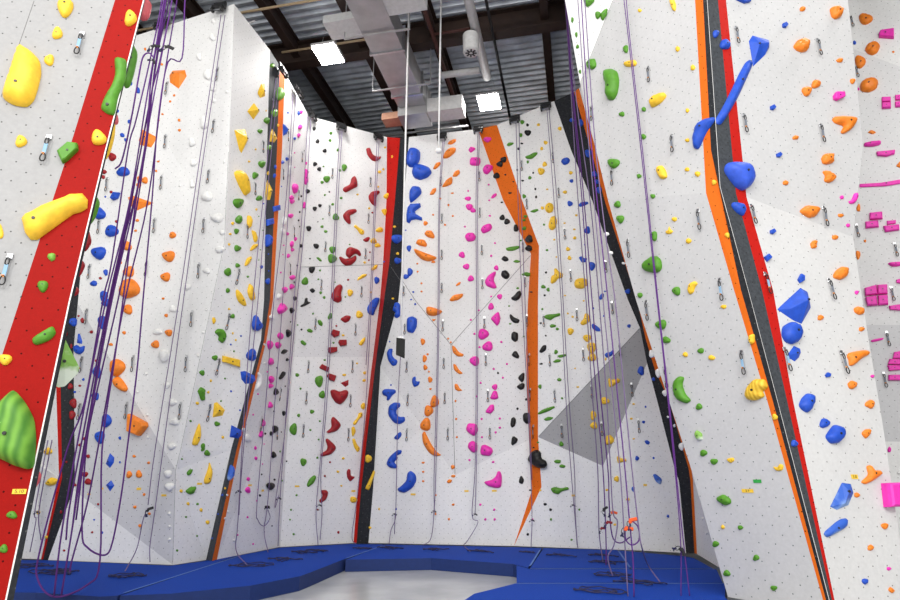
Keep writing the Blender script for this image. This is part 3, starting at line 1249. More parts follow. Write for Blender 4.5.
g j 14 55 14 12
g O:branch 25,98 45,87 90,85 118,78 120,95 85,105 65,122 35,112
g O:leaf 58,155 70,145 97,150 92,162 65,167
g j 104 174 20 18
g b 96 312 24 26
g O:leaf 102,335 125,328 155,325 155,337 120,348
g O:leaf 78,370 100,355 127,358 120,372 90,377
g O:leaf 102,475 115,467 130,475 125,488 108,487
g j 132 590 14 12
y j 167 81 12 14
y j 196 101 16 14
y O:crescent 242,135 262,115 268,85 285,80 300,110 295,130 265,150 248,148
y b 183 188 40 40
y b 283 228 46 46
y b 310 285 58 62
y b 313 345 50 48
y j 211 411 12 10
y j 227 522 18 12
y O:forked 410,475 425,468 435,480 465,470 480,480 475,495 450,505 435,520 415,522
y j 394 355 12 18
y j 262 5 12 10
b O:forked 310,150 320,142 340,155 360,172 362,187 340,188 315,172
b j 319 50 14 14
b j 383 96 12 12
b O:crescent 388,328 400,315 420,315 440,295 443,315 430,335 400,347
b j 534 156 22 24
T 540 390 6
y b 390 65 50 44
y b 320 152 36 54
y b 323 213 44 42
y b 416 300 56 58
y O:forked 460,400 475,398 485,410 515,412 518,428 490,432 468,440
y b 458 535 30 26
y j 562 84 18 12
y j 548 172 18 14
y j 563 293 16 10
g j 132 49 14 12
g b 128 324 26 30
g O:leaf 83,428 100,417 127,422 120,440 95,440
g O:leaf 115,455 130,445 155,455 145,467 120,465
b j 583 410 26 28
T 570 470 4.615
y b 215 41 24 26
y j 170 92 14 12
y j 267 135 18 16
y j 207 252 14 12
c O:wedge 383,22 395,18 425,42 418,68 395,52
c j 292 88 18 24
b j 452 213 14 14
T 620 350 5
b O:slab 85,110 100,80 118,85 120,120 108,128
b j 168 146 18 18
b j 128 284 10 12
b j 118 360 16 16
b O:tooth 123,455 135,450 150,460 145,473 130,470
b j 85 541 20 24
b j 168 540 12 12
Y 8.75
w b 160 20 30 40
w b 192 115 28 48
w b 224 215 26 30
w j 240 335 12 12
w j 272 378 12 18
w b 308 482 26 42
T 540 200 6
w j 400 205 34 24
w j 424 317 34 20
w j 502 380 24 16
Y 0
T 540 0 6
g O:slab 262,5 265,-10 325,-10 325,10 300,35 280,44
g b 347 90 36 44
g O:cone 362,85 385,58 405,52 402,90 378,125 365,110
g j 194 120 18 34
g j 218 208 18 32
g j 225 280 20 26
g j 240 430 16 26
g O:cone 283,390 300,362 330,352 340,395 320,418 290,410
g O:bean 390,470 395,430 430,418 465,435 475,490 465,560 445,595 415,598 402,570 405,520
g b 516 295 28 50
y O:bar 502,385 520,368 570,360 582,380 570,398 520,402
T 540 100 6
g b 492 86 34 30
g b 444 380 68 62
g j 592 457 22 28
T 540 200 6
g b 467 27 38 42
g b 484 115 42 52
T 620 0 4
y O:finger 197,0 215,-5 225,20 222,45 210,40
y j 79 42 16 16
y j 231 196 20 22
y j 292 271 20 24
y O:slab 120,410 135,385 175,370 187,385 165,412 130,432
y j 270 442 16 18
y j 270 561 18 16
g j 96 438 18 20
g j 95 547 20 24
b b 382 137 26 28
b b 418 180 40 40
b X:block 462,0 480,-10 520,-5 518,10 495,15
b V:pyramid 515,165 530,142 595,160 597,190 580,220 532,266 | 545,185,.6 575,190,.9
b O:beam 497,258 515,246 527,262 500,322 472,384 440,442 405,494 388,488 386,470 413,425 443,365 473,302
b O:scythe 335,480 380,472 375,490 345,530 318,595 298,590 295,560 305,510
T 620 140 4
y O:tooth 150,110 170,102 185,125 190,150 165,157 148,130
y j 269 118 20 18
y j 311 136 24 22
y j 377 170 22 22
g j 78 144 18 18
g j 132 225 20 20
y j 218 317 24 18
y O:star 183,365 195,360 197,345 203,358 213,365 205,375 187,376
y j 275 404 24 22
y j 430 381 24 22
g b 137 384 28 38
g b 133 500 76 68
v O:cap 417,125 425,98 465,92 510,108 528,150 520,180 490,202 465,190 440,160
b O:cup 445,265 450,250 490,260 500,285 490,305 465,290
T 620 260 4
g b 227 124 34 34
y O:finger 272,120 278,95 300,85 312,95 300,110 295,130 280,138
g j 81 141 22 22
y j 415 187 24 18
g b 166 258 42 40
g b 186 320 32 28
g j 324 363 26 24
y j 262 378 22 20
y j 367 391 28 22
y O:halfdisc 516,320 520,300 540,295 540,330 525,340
g O:crescent 215,510 222,480 240,467 258,472 250,500 262,535 285,560 265,572 235,560 218,535
g b 317 587 26 26
s O:shell 503,540 510,510 540,478 580,480 592,510 570,525 580,545 540,562 512,555
T 670 380 4
y b 420 148 22 26
b b 496 254 26 28
m O:egg 100,215 108,200 130,215 130,240 110,240
g b 135 292 30 26
g b 177 326 28 26
y O:cup 228,315 255,310 258,322 245,332 232,325
y O:cup 413,345 430,350 440,335 455,342 450,362 425,363
g O:hexagon 188,470 215,457 242,475 245,492 222,502 195,485
y j 212 588 16 18
g j 282 590 22 20
T 670 450 4
g b 183 376 28 24
g b 345 431 26 24
g b 228 493 28 26
g b 416 552 26 22
w j 130 275 8 12
w j 147 333 8 12
T 750 0 4
o j 209 37 24 20
o O:flower 318,35 345,28 365,45 362,68 340,78 325,68
b X:cube 128,97 140,91 149,102 140,113 129,111
o O:lobed 172,188 190,162 220,157 232,180 225,205 205,210 185,202
o j 358 242 26 20
o j 409 325 22 22
o b 262 338 36 32
o b 225 366 40 36
p X:block 330,385 338,372 370,372 372,392 345,405 332,400
b X:cube 79,427 92,420 101,432 90,442 80,439
o O:beak 328,480 340,468 415,472 420,490 405,515 375,535 360,530 375,505 340,495
o j 181 551 26 18
o b 462 77 54 46
p X:block 513,140 520,128 575,120 575,157 515,153
o O:lobed 460,200 470,178 505,168 520,185 510,210 490,222 470,215
o b 440 248 42 54
b j 418 171 14 18
o j 573 208 12 8
o O:disc 440,345 450,325 495,312 512,328 505,355 475,370 445,365
p j 434 356 8 14
p X:brick 526,392 562,391 563,410 526,411
p X:brick 526,415 563,414 563,435 527,437
p X:brick 579,384 604,382 604,402 580,403
p X:brick 579,410 604,408 604,430 580,431
o O:leaf 470,530 485,520 505,530 490,538
p O:halfdisc 455,572 525,562 522,580 490,588 455,588
T 750 140 4
b X:cube 103,57 117,50 126,60 116,71 105,69
o O:lobed 284,75 295,58 330,55 326,75 330,92 305,98 290,95
o O:lobed 288,128 305,124 337,145 335,160 315,172 295,165 300,145
o j 141 172 24 20
p j 366 230 16 16
p O:crescent 393,245 405,240 415,215 428,212 430,235 415,255 398,255
o O:leaf 197,285 225,263 260,268 275,280 260,305 235,312 215,300
o j 362 302 24 16
p j 391 342 16 16
b X:cube 78,363 92,356 101,368 90,378 79,375
o j 339 390 26 20
o O:lobed 240,415 252,402 268,405 262,420 265,432 245,434
b X:cube 53,470 70,457 84,472 66,488
o O:lobed 332,540 345,520 368,507 388,520 385,545 360,560 335,552
b X:cube 188,560 200,537 213,545 212,565 197,573
o b 434 272 16 32
o b 432 460 18 38
o j 460 404 12 12
p X:ledge 505,50 580,43 578,58 545,68 508,65
p X:ledge 438,178 520,173 600,160 615,158 615,174 600,176 540,186 438,190
p X:brick 477,295 528,290 530,318 478,322
p X:brick 460,330 512,325 515,350 462,355
p X:brick 547,325 583,322 583,335 547,340
p X:brick 532,347 595,340 597,362 540,370
p O:halfdisc 547,492 604,486 604,505 565,508
p X:brick 585,560 604,555 604,575 585,572
o O:tri 582,105 604,82 604,112
T 750 270 4
b V:volume 108,158 200,72 230,88 243,150 205,215 170,200 | 205,130,.9 150,160,.4
b O:egg 126,260 130,228 160,210 190,220 200,255 190,285 165,297 138,285
b V:diamond 145,345 175,303 200,315 203,330 195,350 178,366 | 178,335,.8
b O:drop 195,540 205,515 225,495 250,500 253,530 240,560 225,570 203,555
b X:cube 298,421 307,410 320,416 317,428 303,430
o j 281 191 26 22
o O:lobed 414,155 430,146 452,158 450,176 435,180 418,170
o j 445 237 24 18
p j 426 90 18 16
o O:pinch 388,345 395,332 450,322 470,325 472,340 445,352 415,380 397,382 395,360
o O:lobed 389,455 405,442 427,455 420,470 405,477 395,472
o b 479 537 34 32
p j 489 425 16 14
p X:brick 457,75 505,62 510,100 460,105
p X:brick 508,62 548,60 550,98 510,100
p X:brick 460,112 505,105 510,143 468,145
p X:brick 510,105 550,102 552,140 512,143
p X:ledge 555,145 604,138 604,163 558,160
p O:plate 483,280 535,270 530,280 487,290
p X:brick 575,330 604,325 604,355 570,355
p X:brick 557,357 604,357 604,380 550,378
p X:brick 548,382 604,382 604,400 555,404
p X:brick 553,420 604,420 604,442 552,442
T 750 400 3
b b 222 70 30 28
b O:egg 225,110 238,90 250,75 275,82 280,105 265,128 240,130
o b 358 12 26 24
o O:hook 333,100 345,88 362,88 355,108 345,116
o O:cross 332,245 355,225 348,200 360,196 370,212 390,212 393,222 370,240 345,252
c V:volume 240,320 275,248 302,252 310,278 295,315 260,330 | 285,275,.7 275,310,.6
o j 320 285 18 16
c O:wedge 220,398 265,360 288,355 290,380 232,413
o b 403 378 22 18
o j 361 443 20 18
b j 344 544 20 18
p j 416 506 14 12
o O:tri 413,570 420,560 433,572 425,580
p X:trapezoid 392,250 440,248 450,270 447,320 400,322
p j 418 149 12 18
w j 447 218 12 12
'''
SECTION = {'P': 'prow with the broad red stripe', 'Z': 'wall behind the red prow', 'A': 'tall wall behind purple ropes', 'B': 'face with yellow pyramids',
  'S1': 'slate and orange groove', 'C': 'narrow face with pink spikes', 'D': 'wall of red crescents', 'S2': 'red and black stripe', 'E': 'wall of orange leaves',
  'S3': 'broad orange stripe', 'E5': 'wall of yellow flowers', 'S4': 'dark slanting band', 'I': 'white wall behind the tower', 'F': 'tower face with green holds',
  'S5': 'striped tower corner', 'G': 'tower face with blue volumes', 'H': 'wall of pink bricks', 'PS': 'far edge of the prow', 'FS': 'tower edge near dark band'}
GROUPS = {}
def frame(n):
    up = Vector((0, 0, 1)) - n*n.z; up.normalize(); rt = up.cross(n)
    M = Matrix((rt, up, n)).transposed(); return M
def locate(u, v, over=0):
    if over:
        p = atY(u, v, over)
        if u < 300: n = Vector((.42, -.9, 0)).normalized(); s = 'PS'
        else: n = Vector((-.55, -.83, 0)).normalized(); s = 'FS'
        return p, n, s
    h = hit(u, v)
    if not h: return None
    return h[1], h[2], h[3]
def chaikin(p, k=1):
    for _ in range(k):
        q = []
        for i in range(len(p)):
            a, b = p[i], p[(i+1) % len(p)]
            q += [(a[0]*.82+b[0]*.18, a[1]*.82+b[1]*.18), (a[0]*.18+b[0]*.82, a[1]*.18+b[1]*.82)]
        p = q
    return p
def inside(x, y, poly):
    c = False; j = len(poly)-1
    for i in range(len(poly)):
        xi, yi = poly[i]; xj, yj = poly[j]
        if (yi > y) != (yj > y) and x < (xj-xi)*(y-yi)/(yj-yi)+xi: c = not c
        j = i
    return c
def dist(x, y, poly):
    m = 1e9
    for i in range(len(poly)):
        ax, ay = poly[i]; bx, by = poly[(i+1) % len(poly)]
        dx, dy = bx-ax, by-ay; L = dx*dx+dy*dy
        t = 0 if L < 1e-12 else max(0, min(1, ((x-ax)*dx+(y-ay)*dy)/L))
        m = min(m, (x-ax-t*dx)**2+(y-ay-t*dy)**2)
    return math.sqrt(m)
def area(p): return .5*sum(p[i][0]*p[(i+1) % len(p)][1]-p[(i+1) % len(p)][0]*p[i][1] for i in range(len(p)))

HOLD_LIST = []
def build_hold(col, kind, word, px, apex, over):
    cu = sum(p[0] for p in px)/len(px); cv = sum(p[1] for p in px)/len(px)
    loc = locate(cu, cv, over)
    if loc is None: print('MISS', col, kind, cu, cv); return
    P, n, sec = loc; M = frame(n); Mi = M.transposed()
    def loc2(u, v):
        q = Mi @ (on_plane(u, v, P, n) - P); return (q.x, q.y)
    poly = [loc2(*p) for p in px]
    if area(poly) < 0: poly = poly[::-1]
    ar = abs(area(poly)); size = math.sqrt(ar)
    if kind == 'O' and word not in ('halfdisc', 'ledge'):
        gx = sum(p[0] for p in poly)/len(poly); gy = sum(p[1] for p in poly)/len(poly); poly = [(gx+(x-gx)*1.06, gy+(y-gy)*1.06) for x, y in poly]
    if kind == 'O' and len(poly) <= 12: poly = chaikin(poly, 2 if word not in ('tri', 'leaf', 'hexagon', 'star') else 1)
    bm = bmesh.new(); flat = kind in 'VX'; bolt_at = None
    if kind == 'V':
        ap = [(*loc2(a[0], a[1]), a[2]) for a in apex]
        R = max(dist(a[0], a[1], poly) for a in ap)
        pts = [Vector(p) for p in poly] + [Vector(a[:2]) for a in ap]
        res = delaunay_2d_cdt(pts, [], [list(range(len(poly)))], 1, 1e-6)
        k = len(poly); vs = []
        for i, q in enumerate(res[0]):
            o = res[3][i][0] if res[3][i] else 0
            h = .0
            if o >= k: h = R*ap[o-k][2]
            vs.append(bm.verts.new((q.x, q.y, h + .0015)))
        for f in res[2]: bm.faces.new([vs[i] for i in f])
        bmesh.ops.bevel(bm, geom=[e for e in bm.edges], offset=R*.04, segments=1, affect='EDGES') if R > .12 else None
        bolt_at = (ap[0][0], ap[0][1], R*ap[0][2]*.99)
    elif kind == 'X':
        R = max(dist(x, y, poly) for x, y in [(sum(p[0] for p in poly)/len(poly), sum(p[1] for p in poly)/len(poly))])
        H = R*1.15; cx = sum(p[0] for p in poly)/len(poly); cy = sum(p[1] for p in poly)/len(poly)
        rings = []
        for s, h in ((1, .0015), (1, H*.55), (.93, H*.85), (.8, H)):
            rings.append([bm.verts.new((cx+(x-cx)*s, cy+(y-cy)*s, h)) for x, y in poly])
        k = len(poly)
        for a, b in zip(rings, rings[1:]):
            for i in range(k): bm.faces.new((a[i], a[(i+1) % k], b[(i+1) % k], b[i]))
        bm.faces.new(rings[-1]); bolt_at = (cx, cy, H)
    else:
        xs = [p[0] for p in poly]; ys = [p[1] for p in poly]
        w, h_ = max(xs)-min(xs), max(ys)-min(ys)
        nn = 5 if kind == 'j' else 9
        st = max(math.sqrt(w*h_)/nn, .006)
        g = []; R = 0; by = min(ys)+st*.5; row = 0
        while by < max(ys):
            bx = min(xs)+st*(.25 if row % 2 else .75)
            while bx < max(xs):
                if inside(bx, by, poly):
                    d = dist(bx, by, poly); R = max(R, d)
                    if d > st*.35: g.append((bx, by, d))
                bx += st
            by += st*.87; row += 1
        if not g: g = [(sum(xs)/len(xs), sum(ys)/len(ys), min(w, h_)*.4)]; R = g[0][2]
        H = R*{'j': 1.0, 'b': .85, 'O': .95}[kind]
        if word in ('halfdisc', 'plate'): H = R*1.5
        pts = [Vector(p) for p in poly] + [Vector(q[:2]) for q in g]
        k = len(poly); res = delaunay_2d_cdt(pts, [], [list(range(k))], 1, 1e-7)
        vs = []; rim = {}
        for i, q in enumerate(res[0]):
            o = res[3][i][0] if res[3][i] else 0
            if o < k: z = H*.18; rim[o] = i
            else:
                t = min(1, g[o-k][2]/R); z = H*(.18+.82*math.sqrt(max(0, 1-(1-t)**2)))
                if kind != 'j': z *= 1+.07*math.sin(q.x/R*2.6+cu)*math.cos(q.y/R*2.9+cv)
                if word in ('flower', 'knobbly', 'lobed', 'cluster'): z *= 1+.18*math.sin(q.x/R*5)*math.cos(q.y/R*5)
                if word == 'melon' or word == 'shell' and col == 's': z *= 1+.06*math.sin(q.x/R*14+q.y/R*4)
            vs.append(bm.verts.new((q.x, q.y, z)))
        for f in res[2]:
            try: bm.faces.new([vs[i] for i in f])
            except ValueError: pass
        ids = [rim[i] for i in range(k) if i in rim]
        lo = [bm.verts.new((res[0][i].x, res[0][i].y, .0015)) for i in ids]
        for a in range(len(ids)):
            b = (a+1) % len(ids)
            try: bm.faces.new((lo[a], lo[b], vs[ids[b]], vs[ids[a]]))
            except ValueError: pass
        bx = max(g, key=lambda q: q[2]); bolt_at = (bx[0], bx[1], H*1.0)
    bmesh.ops.recalc_face_normals(bm, faces=bm.faces)
    sz = 'tiny' if size < .07 else 'small' if size < .12 else '' if size < .24 else 'large' if size < .45 else 'huge'
    nm = ('foothold_chip' if size < .05 else 'foothold') if kind == 'j' else 'climbing_volume' if kind == 'V' else {'b': 'rounded_hold', 'O': 'sculpted_hold', 'X': 'block_hold'}[kind]
    o = bm_obj(nm, bm, [HM[col]], smooth=not flat)
    o.matrix_world = Matrix.Translation(P) @ M.to_4x4()
    minpx = min(max(p[0] for p in px)-min(p[0] for p in px), max(p[1] for p in px)-min(p[1] for p in px))
    if kind != 'j' and minpx > 5 and col not in 'kw':
        bb = bmesh.new(); r = min(.016, size*.07)
        bmesh.ops.create_cone(bb, cap_ends=True, segments=8, radius1=r, radius2=r*.9, depth=r*1.0, matrix=Matrix.Translation(bolt_at))
        bm_obj('bolt', bb, [M_bolt], o)
    # what to call it
    if kind == 'j': shape = nm.replace('_', ' ')
    else:
        hullw = {'tri': 'three-sided', 'slab': 'rounded slab', 'leaf': 'leaf-shaped', 'crescent': 'crescent', 'halfdisc': 'half-disc', 'boomerang': 'boomerang',
                 'X': ''}.get(word, word or '')
        if kind == 'b':
            sd = sorted([max(p[0] for p in px)-min(p[0] for p in px), max(p[1] for p in px)-min(p[1] for p in px)])
            hullw = 'long oval' if sd[1] > sd[0]*1.75 else ('oval' if sd[1] > sd[0]*1.25 else 'round')
        shape = (hullw + (' volume' if nm == 'climbing_volume' and hullw != 'volume' else ('' if hullw == 'volume' else ' hold'))).strip()
    colw = HNAME[col]
    base = ' '.join(w for w in (sz, colw, shape) if w)
    HOLD_LIST.append(dict(o=o, base=base, sec=sec, u=cu, v=cv, size=size, n=nm, colw=colw, px=math.sqrt(max(1, abs(area(px))))))

def parse():
    T = (0, 0, 1); over = 0
    rnd = random.Random(3)
    for line in HOLDS.strip().splitlines():
        t = line.split()
        if t[0] == 'T': T = tuple(float(x) for x in t[1:]); continue
        if t[0] == 'Y': over = float(t[1]); continue
        col, kd = t[0], t[1]; f = lambda x, y: (T[0]+x/T[2], T[1]+y/T[2])
        if kd in 'jb' and len(kd) == 1:
            x, y, w, h = (float(q) for q in t[2:6]); k = 8 if kd == 'j' else 16; ph = rnd.random()*6; am = .10
            px = []
            for i in range(k):
                a = 2*math.pi*i/k; r = 1+am*math.sin(2*a+ph)*.6+am*math.sin(3*a+2*ph)
                px.append(f(x+w/2*r*math.cos(a), y+h/2*r*math.sin(a)))
            build_hold(col, kd, '', px, None, over)
        else:
            k, word = kd.split(':'); ap = None; rest = t[2:]
            if '|' in rest:
                i = rest.index('|'); ap = []
                for s in rest[i+1:]:
                    a = [float(q) for q in s.split(',')]; ap.append((*f(a[0], a[1]), a[2]))
                rest = rest[:i]
            px = [f(*(float(q) for q in s.split(','))) for s in rest]
            build_hold(col, k, word, px, ap, over)
parse()

ORD = ['topmost', 'second from top', 'third from top', 'fourth from top', 'fifth from top', 'sixth from top', 'seventh from top', 'eighth from top', 'ninth from top', 'tenth from top',
       'eleventh from top', 'twelfth from top', 'thirteenth from top', 'fourteenth from top', 'fifteenth from top', 'sixteenth from top']
def ordinal(i, n):
    if i == n-1 and n > 1: return 'lowest'
    if i == n-2 and n > 3: return 'second from bottom'
    if i == n-3 and n > 6: return 'third from bottom'
    return ORD[i] if i < len(ORD) else 'number %d from top' % (i+1)
def name_holds():
    by = {}
    for h in HOLD_LIST: by.setdefault((h['sec'], h['base']), []).append(h)
    uniq = []
    for (s, b), hs in by.items():
        if len(hs) == 1: hs[0]['lab'] = b + ' on the ' + SECTION[s]; hs[0]['short'] = b; uniq.append(hs[0])
    used = {h['lab'] for h in uniq}
    for (s, b), hs in sorted(by.items(), key=lambda kv: -kv[1][0]['px']):
        if len(hs) == 1: continue
        rest = []
        for h in hs:
            best = None
            for q in uniq:
                if q['sec'] != s or q is h or q['px'] < 5: continue
                du, dv = h['u']-q['u'], h['v']-q['v']; d = math.hypot(du, dv)
                if d > 26 + q['px']: continue
                if abs(dv) > abs(du)*1.6: rel = 'just below' if dv > 0 else 'just above'
                else: continue
                lab = '%s %s the %s, %s' % (b, rel, q['short'], SECTION[s])
                if len(lab.split()) > 16 or lab in used: continue
                if any(k is not h and math.hypot(k['u']-q['u'], k['v']-q['v']) < 45 and (k['v']-q['v'])*dv > 0 and abs(k['u']-q['u']) < 30 for k in hs): continue
                if best is None or d < best[0]: best = (d, lab)
            if best: h['lab'] = best[1]; used.add(best[1])
            else: rest.append(h)
        hs.sort(key=lambda h: h['v'])
        for h in rest:
            h['lab'] = '%s on the %s, %s' % (b, SECTION[s], ordinal(hs.index(h), len(hs)))
    for h in HOLD_LIST:
        kind = h['n'].replace('_', ' ')
        tag(h['o'], h['lab'], kind, '%s %ss on the %s' % (h['colw'], kind, SECTION[h['sec']]))
name_holds()
print('HOLDS', len(HOLD_LIST), {n: sum(h['n'] == n for h in HOLD_LIST) for n in {h['n'] for h in HOLD_LIST}}, 'labels', len({h['lab'] for h in HOLD_LIST}))

# ------------------------------------------------------------------ route tags
M_card = plain('yellow card', (.85, .55, .05), .6); M_gcard = plain('green card', (.03, .35, .06), .6); M_ink = plain('black ink', (.02, .02, .02), .7)
TAGS = [(19.5, 491.5, 14, 5, 'y', '5.10'), (747.7, 490.8, 11.5, 3.6, 'y', '5.9'), (757.5, 481.2, 8, 3.4, 'g', ''), (854.3, 476.7, 6.5, 4.4, 'y', '5.8'),
        (139, 488.8, 4.4, 2.4, 'y', ''), (102, 488.5, 3, 2, 'y', ''), (164, 495.3, 5, 2, 'y', ''), (199.5, 483.7, 5, 2, 'y', ''),
        (249.8, 485.2, 3.6, 1.7, 'y', ''), (262.6, 490.6, 2.2, 2, 'y', ''), (297, 486.2, 4.4, 1.7, 'y', ''), (353.3, 491, 4, 1.8, 'y', ''), (413.1, 494.3, 5, 1.8, 'y', ''),
        (466.5, 491, 4.3, 1.8, 'y', ''), (494.3, 490.8, 4.8, 1.8, 'y', ''), (573.3, 495.5, 3.3, 2, 'y', ''), (645.2, 485, 3.6, 2, 'y', '')]
for u, v, w_, h_, c, txt in TAGS:
    h = hit(u, v)
    if not h: print('TAG MISS', u, v); continue
    P, n, sec = h[1:]; M = frame(n); Mi = M.transposed()
    def l2(a, b): q = Mi @ (on_plane(a, b, P, n)-P); return q.x, q.y
    xs = l2(u+w_/2, v)[0]-l2(u-w_/2, v)[0]; ys = l2(u, v-h_/2)[1]-l2(u, v+h_/2)[1]
    bm = bmesh.new(); add_box(bm, (0, 0, .004), (abs(xs), abs(ys), .004))
    o = bm_obj('route_tag', bm, [M_gcard if c == 'g' else M_card]); o.matrix_world = Matrix.Translation(P) @ M.to_4x4()
    if txt:
        fc = bpy.data.curves.new('lettering', 'FONT'); fc.body = txt; fc.size = abs(ys)*1.0; fc.align_x = 'CENTER'; fc.align_y = 'CENTER'; fc.extrude = .0005
        tmp = bpy.data.objects.new('lettering', fc); me = bpy.data.meshes.new_from_object(tmp); bpy.data.objects.remove(tmp); me.materials.clear(); fo = link('lettering', me, [M_ink], o, (0, 0, .0065))
    lab = {'P': 'yellow tag with black writing low on the red stripe of the prow', 'F': 'yellow tag with black writing on the tower face with green holds', 'G': 'yellow tag with black marks on the tower face with blue volumes'}.get(sec)
    if c == 'g': lab = 'green paper tag just above the yellow tag on the tower'
    if not lab: lab = 'small yellow tag near the foot of the %s' % SECTION[sec]
    n2 = sum(1 for q in bpy.data.objects if q.get('label', '').startswith(lab))
    if n2: lab += ', ' + ['', 'second from prow', 'third from prow', 'fourth from prow'][n2]
    tag(o, lab, 'tag', 'route tags along the foot of the walls')

# ------------------------------------------------------------------ quickdraws
def ring(w, h, k=12): return [(w/2*math.cos(2*math.pi*i/k)*(1-.18*math.sin(2*math.pi*i/k)), h/2*math.sin(2*math.pi*i/k), 0) for i in range(k)]
def make_draw():
    r = empty('quickdraw')
    bm = bmesh.new(); add_box(bm, (0, .0, .012), (.045, .05, .006), bev=.002); add_box(bm, (0, -.02, .025), (.03, .012, .03)); bm_obj('bolt_hanger', bm, [M_steel], r)
    bm = bmesh.new(); add_tube(bm, [Vector((x, y-.055, .035)) for x, y, z in ring(.030, .075)], .006, 6, True); bm_obj('carabiner', bm, [M_dark], r, smooth=True)
    bm = bmesh.new(); add_box(bm, (0, -.145, .035), (.030, .115, .010), bev=.002); bm_obj('sling', bm, [M_sling], r)
    bm = bmesh.new(); add_box(bm, (-.004, -.195, .036), (.026, .022, .012), bev=.002); bm_obj('keeper', bm, [M_rub], r)
    bm = bmesh.new(); add_tube(bm, [Vector((x, y-.235, .038)) for x, y, z in ring(.044, .085)], .0065, 6, True); bm_obj('carabiner', bm, [M_dark], r, smooth=True)
    return r
DRAW = make_draw()
M_slingf = plain('grey webbing', (.16, .18, .22), .8)
def copy_tree(o, parent=None):
    c = o.copy(); COL.objects.link(c)
    if parent: c.parent = parent
    for ch in list(o.children): copy_tree(ch, c)
    return c
DLINES = [('P', '', [(80, 45), (46.5, 150), (7, 271)]),
 ('A', 'line beside the prow', [(107.5, 185), (99.5, 227), (90, 272), (87, 317), (82, 365), (80, 412)]),
 ('A', 'line behind the ropes', [(167, 89), (166, 142), (162, 183), (155, 226), (147, 269), (133.5, 364), (127, 411)]),
 ('A', 'line beside the white holds', [(217.5, 75), (214, 127), (209, 177), (204.5, 226), (199.5, 271), (192.5, 319), (187, 364), (181, 411)]),
 ('B', '', [(262, 147), (254, 189), (246, 232), (237, 277), (227, 322), (217, 367), (208, 413)]), ('S1', '', [(272, 105), (277, 74)]),
 ('C', 'line beside the groove', [(287, 136), (282, 174), (260, 424)]), ('C', 'line beside the inner corner', [(301, 157), (297.5, 195), (293, 232), (289, 269), (279, 394), (276, 433)]),
 ('D', 'line of green holds', [(332, 174), (329, 211), (325, 247), (321, 285), (315, 324), (308, 367), (306, 398), (303, 431)]),
 ('D', 'line beside the red stripe', [(370, 182.5), (368, 219), (365, 254), (361, 292), (355, 330), (352, 367), (350, 401), (348, 435)]),
 ('E', 'line of blue holds', [(404, 291), (405, 329), (407, 367), (408, 400), (407, 435)]),
 ('E', 'line of orange holds', [(441, 182), (442, 219), (442, 255), (442, 288), (443, 326), (444, 363), (445, 398), (448, 434)]),
 ('E', 'line of pink holds', [(479.5, 177), (480, 213), (482, 250), (482.5, 284), (484.5, 323), (486, 360), (488, 396), (490, 433)]),
 ('S3', 'line on the stripe', [(522, 166), (527, 204), (523, 247), (525, 282), (527, 321), (530, 360), (531, 395), (534, 432)]),
 ('E5', 'line of yellow flowers', [(553, 158), (559, 193), (565, 234), (571, 276), (577, 315), (583.5, 355)]),
 ('E5', 'line of green holds', [(544, 321), (550, 360), (555, 396), (562, 431)]), ('E5', 'line in the grey triangle', [(592, 392), (602, 429), (620, 350), (612.5, 308), (606, 267)]),
 ('E5', 'line beside the dark band', [(632, 390), (639, 426)]),
 ('F', 'line beside the tower edge', [(592.5, 114), (613, 178), (629.5, 249), (648, 311), (667.5, 378)]), ('F', 'line of yellow holds', [(649.5, 75), (673, 144), (700, 220), (722, 290), (744, 363)]),
 ('G', 'line beside the red strip', [(736, 36), (744, 124), (752, 215), (766.5, 284), (786, 360)]), ('G', 'line of orange holds', [(818, 48), (821, 134), (824, 217), (830.5, 290), (843, 363)]),
 ('H', '', [(852, 22), (857, 72), (857.5, 231), (896, 250), (892.5, 294), (888, 339), (885, 380)])]
first = True
for sec, ln, pts in DLINES:
    pts = sorted(pts, key=lambda p: p[1])
    for i, (u, v) in enumerate(pts):
        h = hit(u, v)
        if not h: print('QD MISS', u, v); continue
        P, n, _ = h[1:]; M = frame(n)
        o = DRAW if first else copy_tree(DRAW); first = False
        o.matrix_world = Matrix.Translation(P + M.col[1]*.135 + n*.002) @ M.to_4x4()
        far = (P-EYE).length > 8.6
        if far:
            for ch in o.children:
                if ch.name.startswith('sling'): ch.data = ch.data.copy() if not bpy.data.meshes.get('sling_far') else bpy.data.meshes['sling_far']; ch.data.name = 'sling_far'; ch.data.materials[0] = M_slingf
        lab = 'quickdraw, %s, %s%s' % (SECTION[sec], (ln + ', ') if ln else '', ordinal(i, len(pts)))
        tag(o, lab, 'quickdraw', 'quickdraws on the ' + SECTION[sec])

# ------------------------------------------------------------------ floor and landing mats
m, nt, b = new_mat('polished concrete'); N = nt.nodes; L = nt.links
tc = N.new('ShaderNodeTexCoord'); nz = N.new('ShaderNodeTexNoise'); nz.inputs['Scale'].default_value = .9; nz.inputs['Detail'].default_value = 6
L.new(tc.outputs['Object'], nz.inputs['Vector']); cr = N.new('ShaderNodeValToRGB'); cr.color_ramp.elements[0].position = .3; cr.color_ramp.elements[1].position = .7
cr.color_ramp.elements[0].color = (.36, .375, .39, 1); cr.color_ramp.elements[1].color = (.54, .555, .57, 1); L.new(nz.outputs['Fac'], cr.inputs[0])
L.new(cr.outputs[0], b.inputs['Base Color']); b.inputs['Roughness'].default_value = .22; b.inputs['Specular IOR Level'].default_value = .5
M_conc = m
bm = bmesh.new(); add_box(bm, (0, 8, -.1), (40, 36, .2)); o = bm_obj('floor', bm, [M_conc]); o['kind'] = 'structure'
m, nt, b = new_mat('blue mat vinyl'); N = nt.nodes; L = nt.links
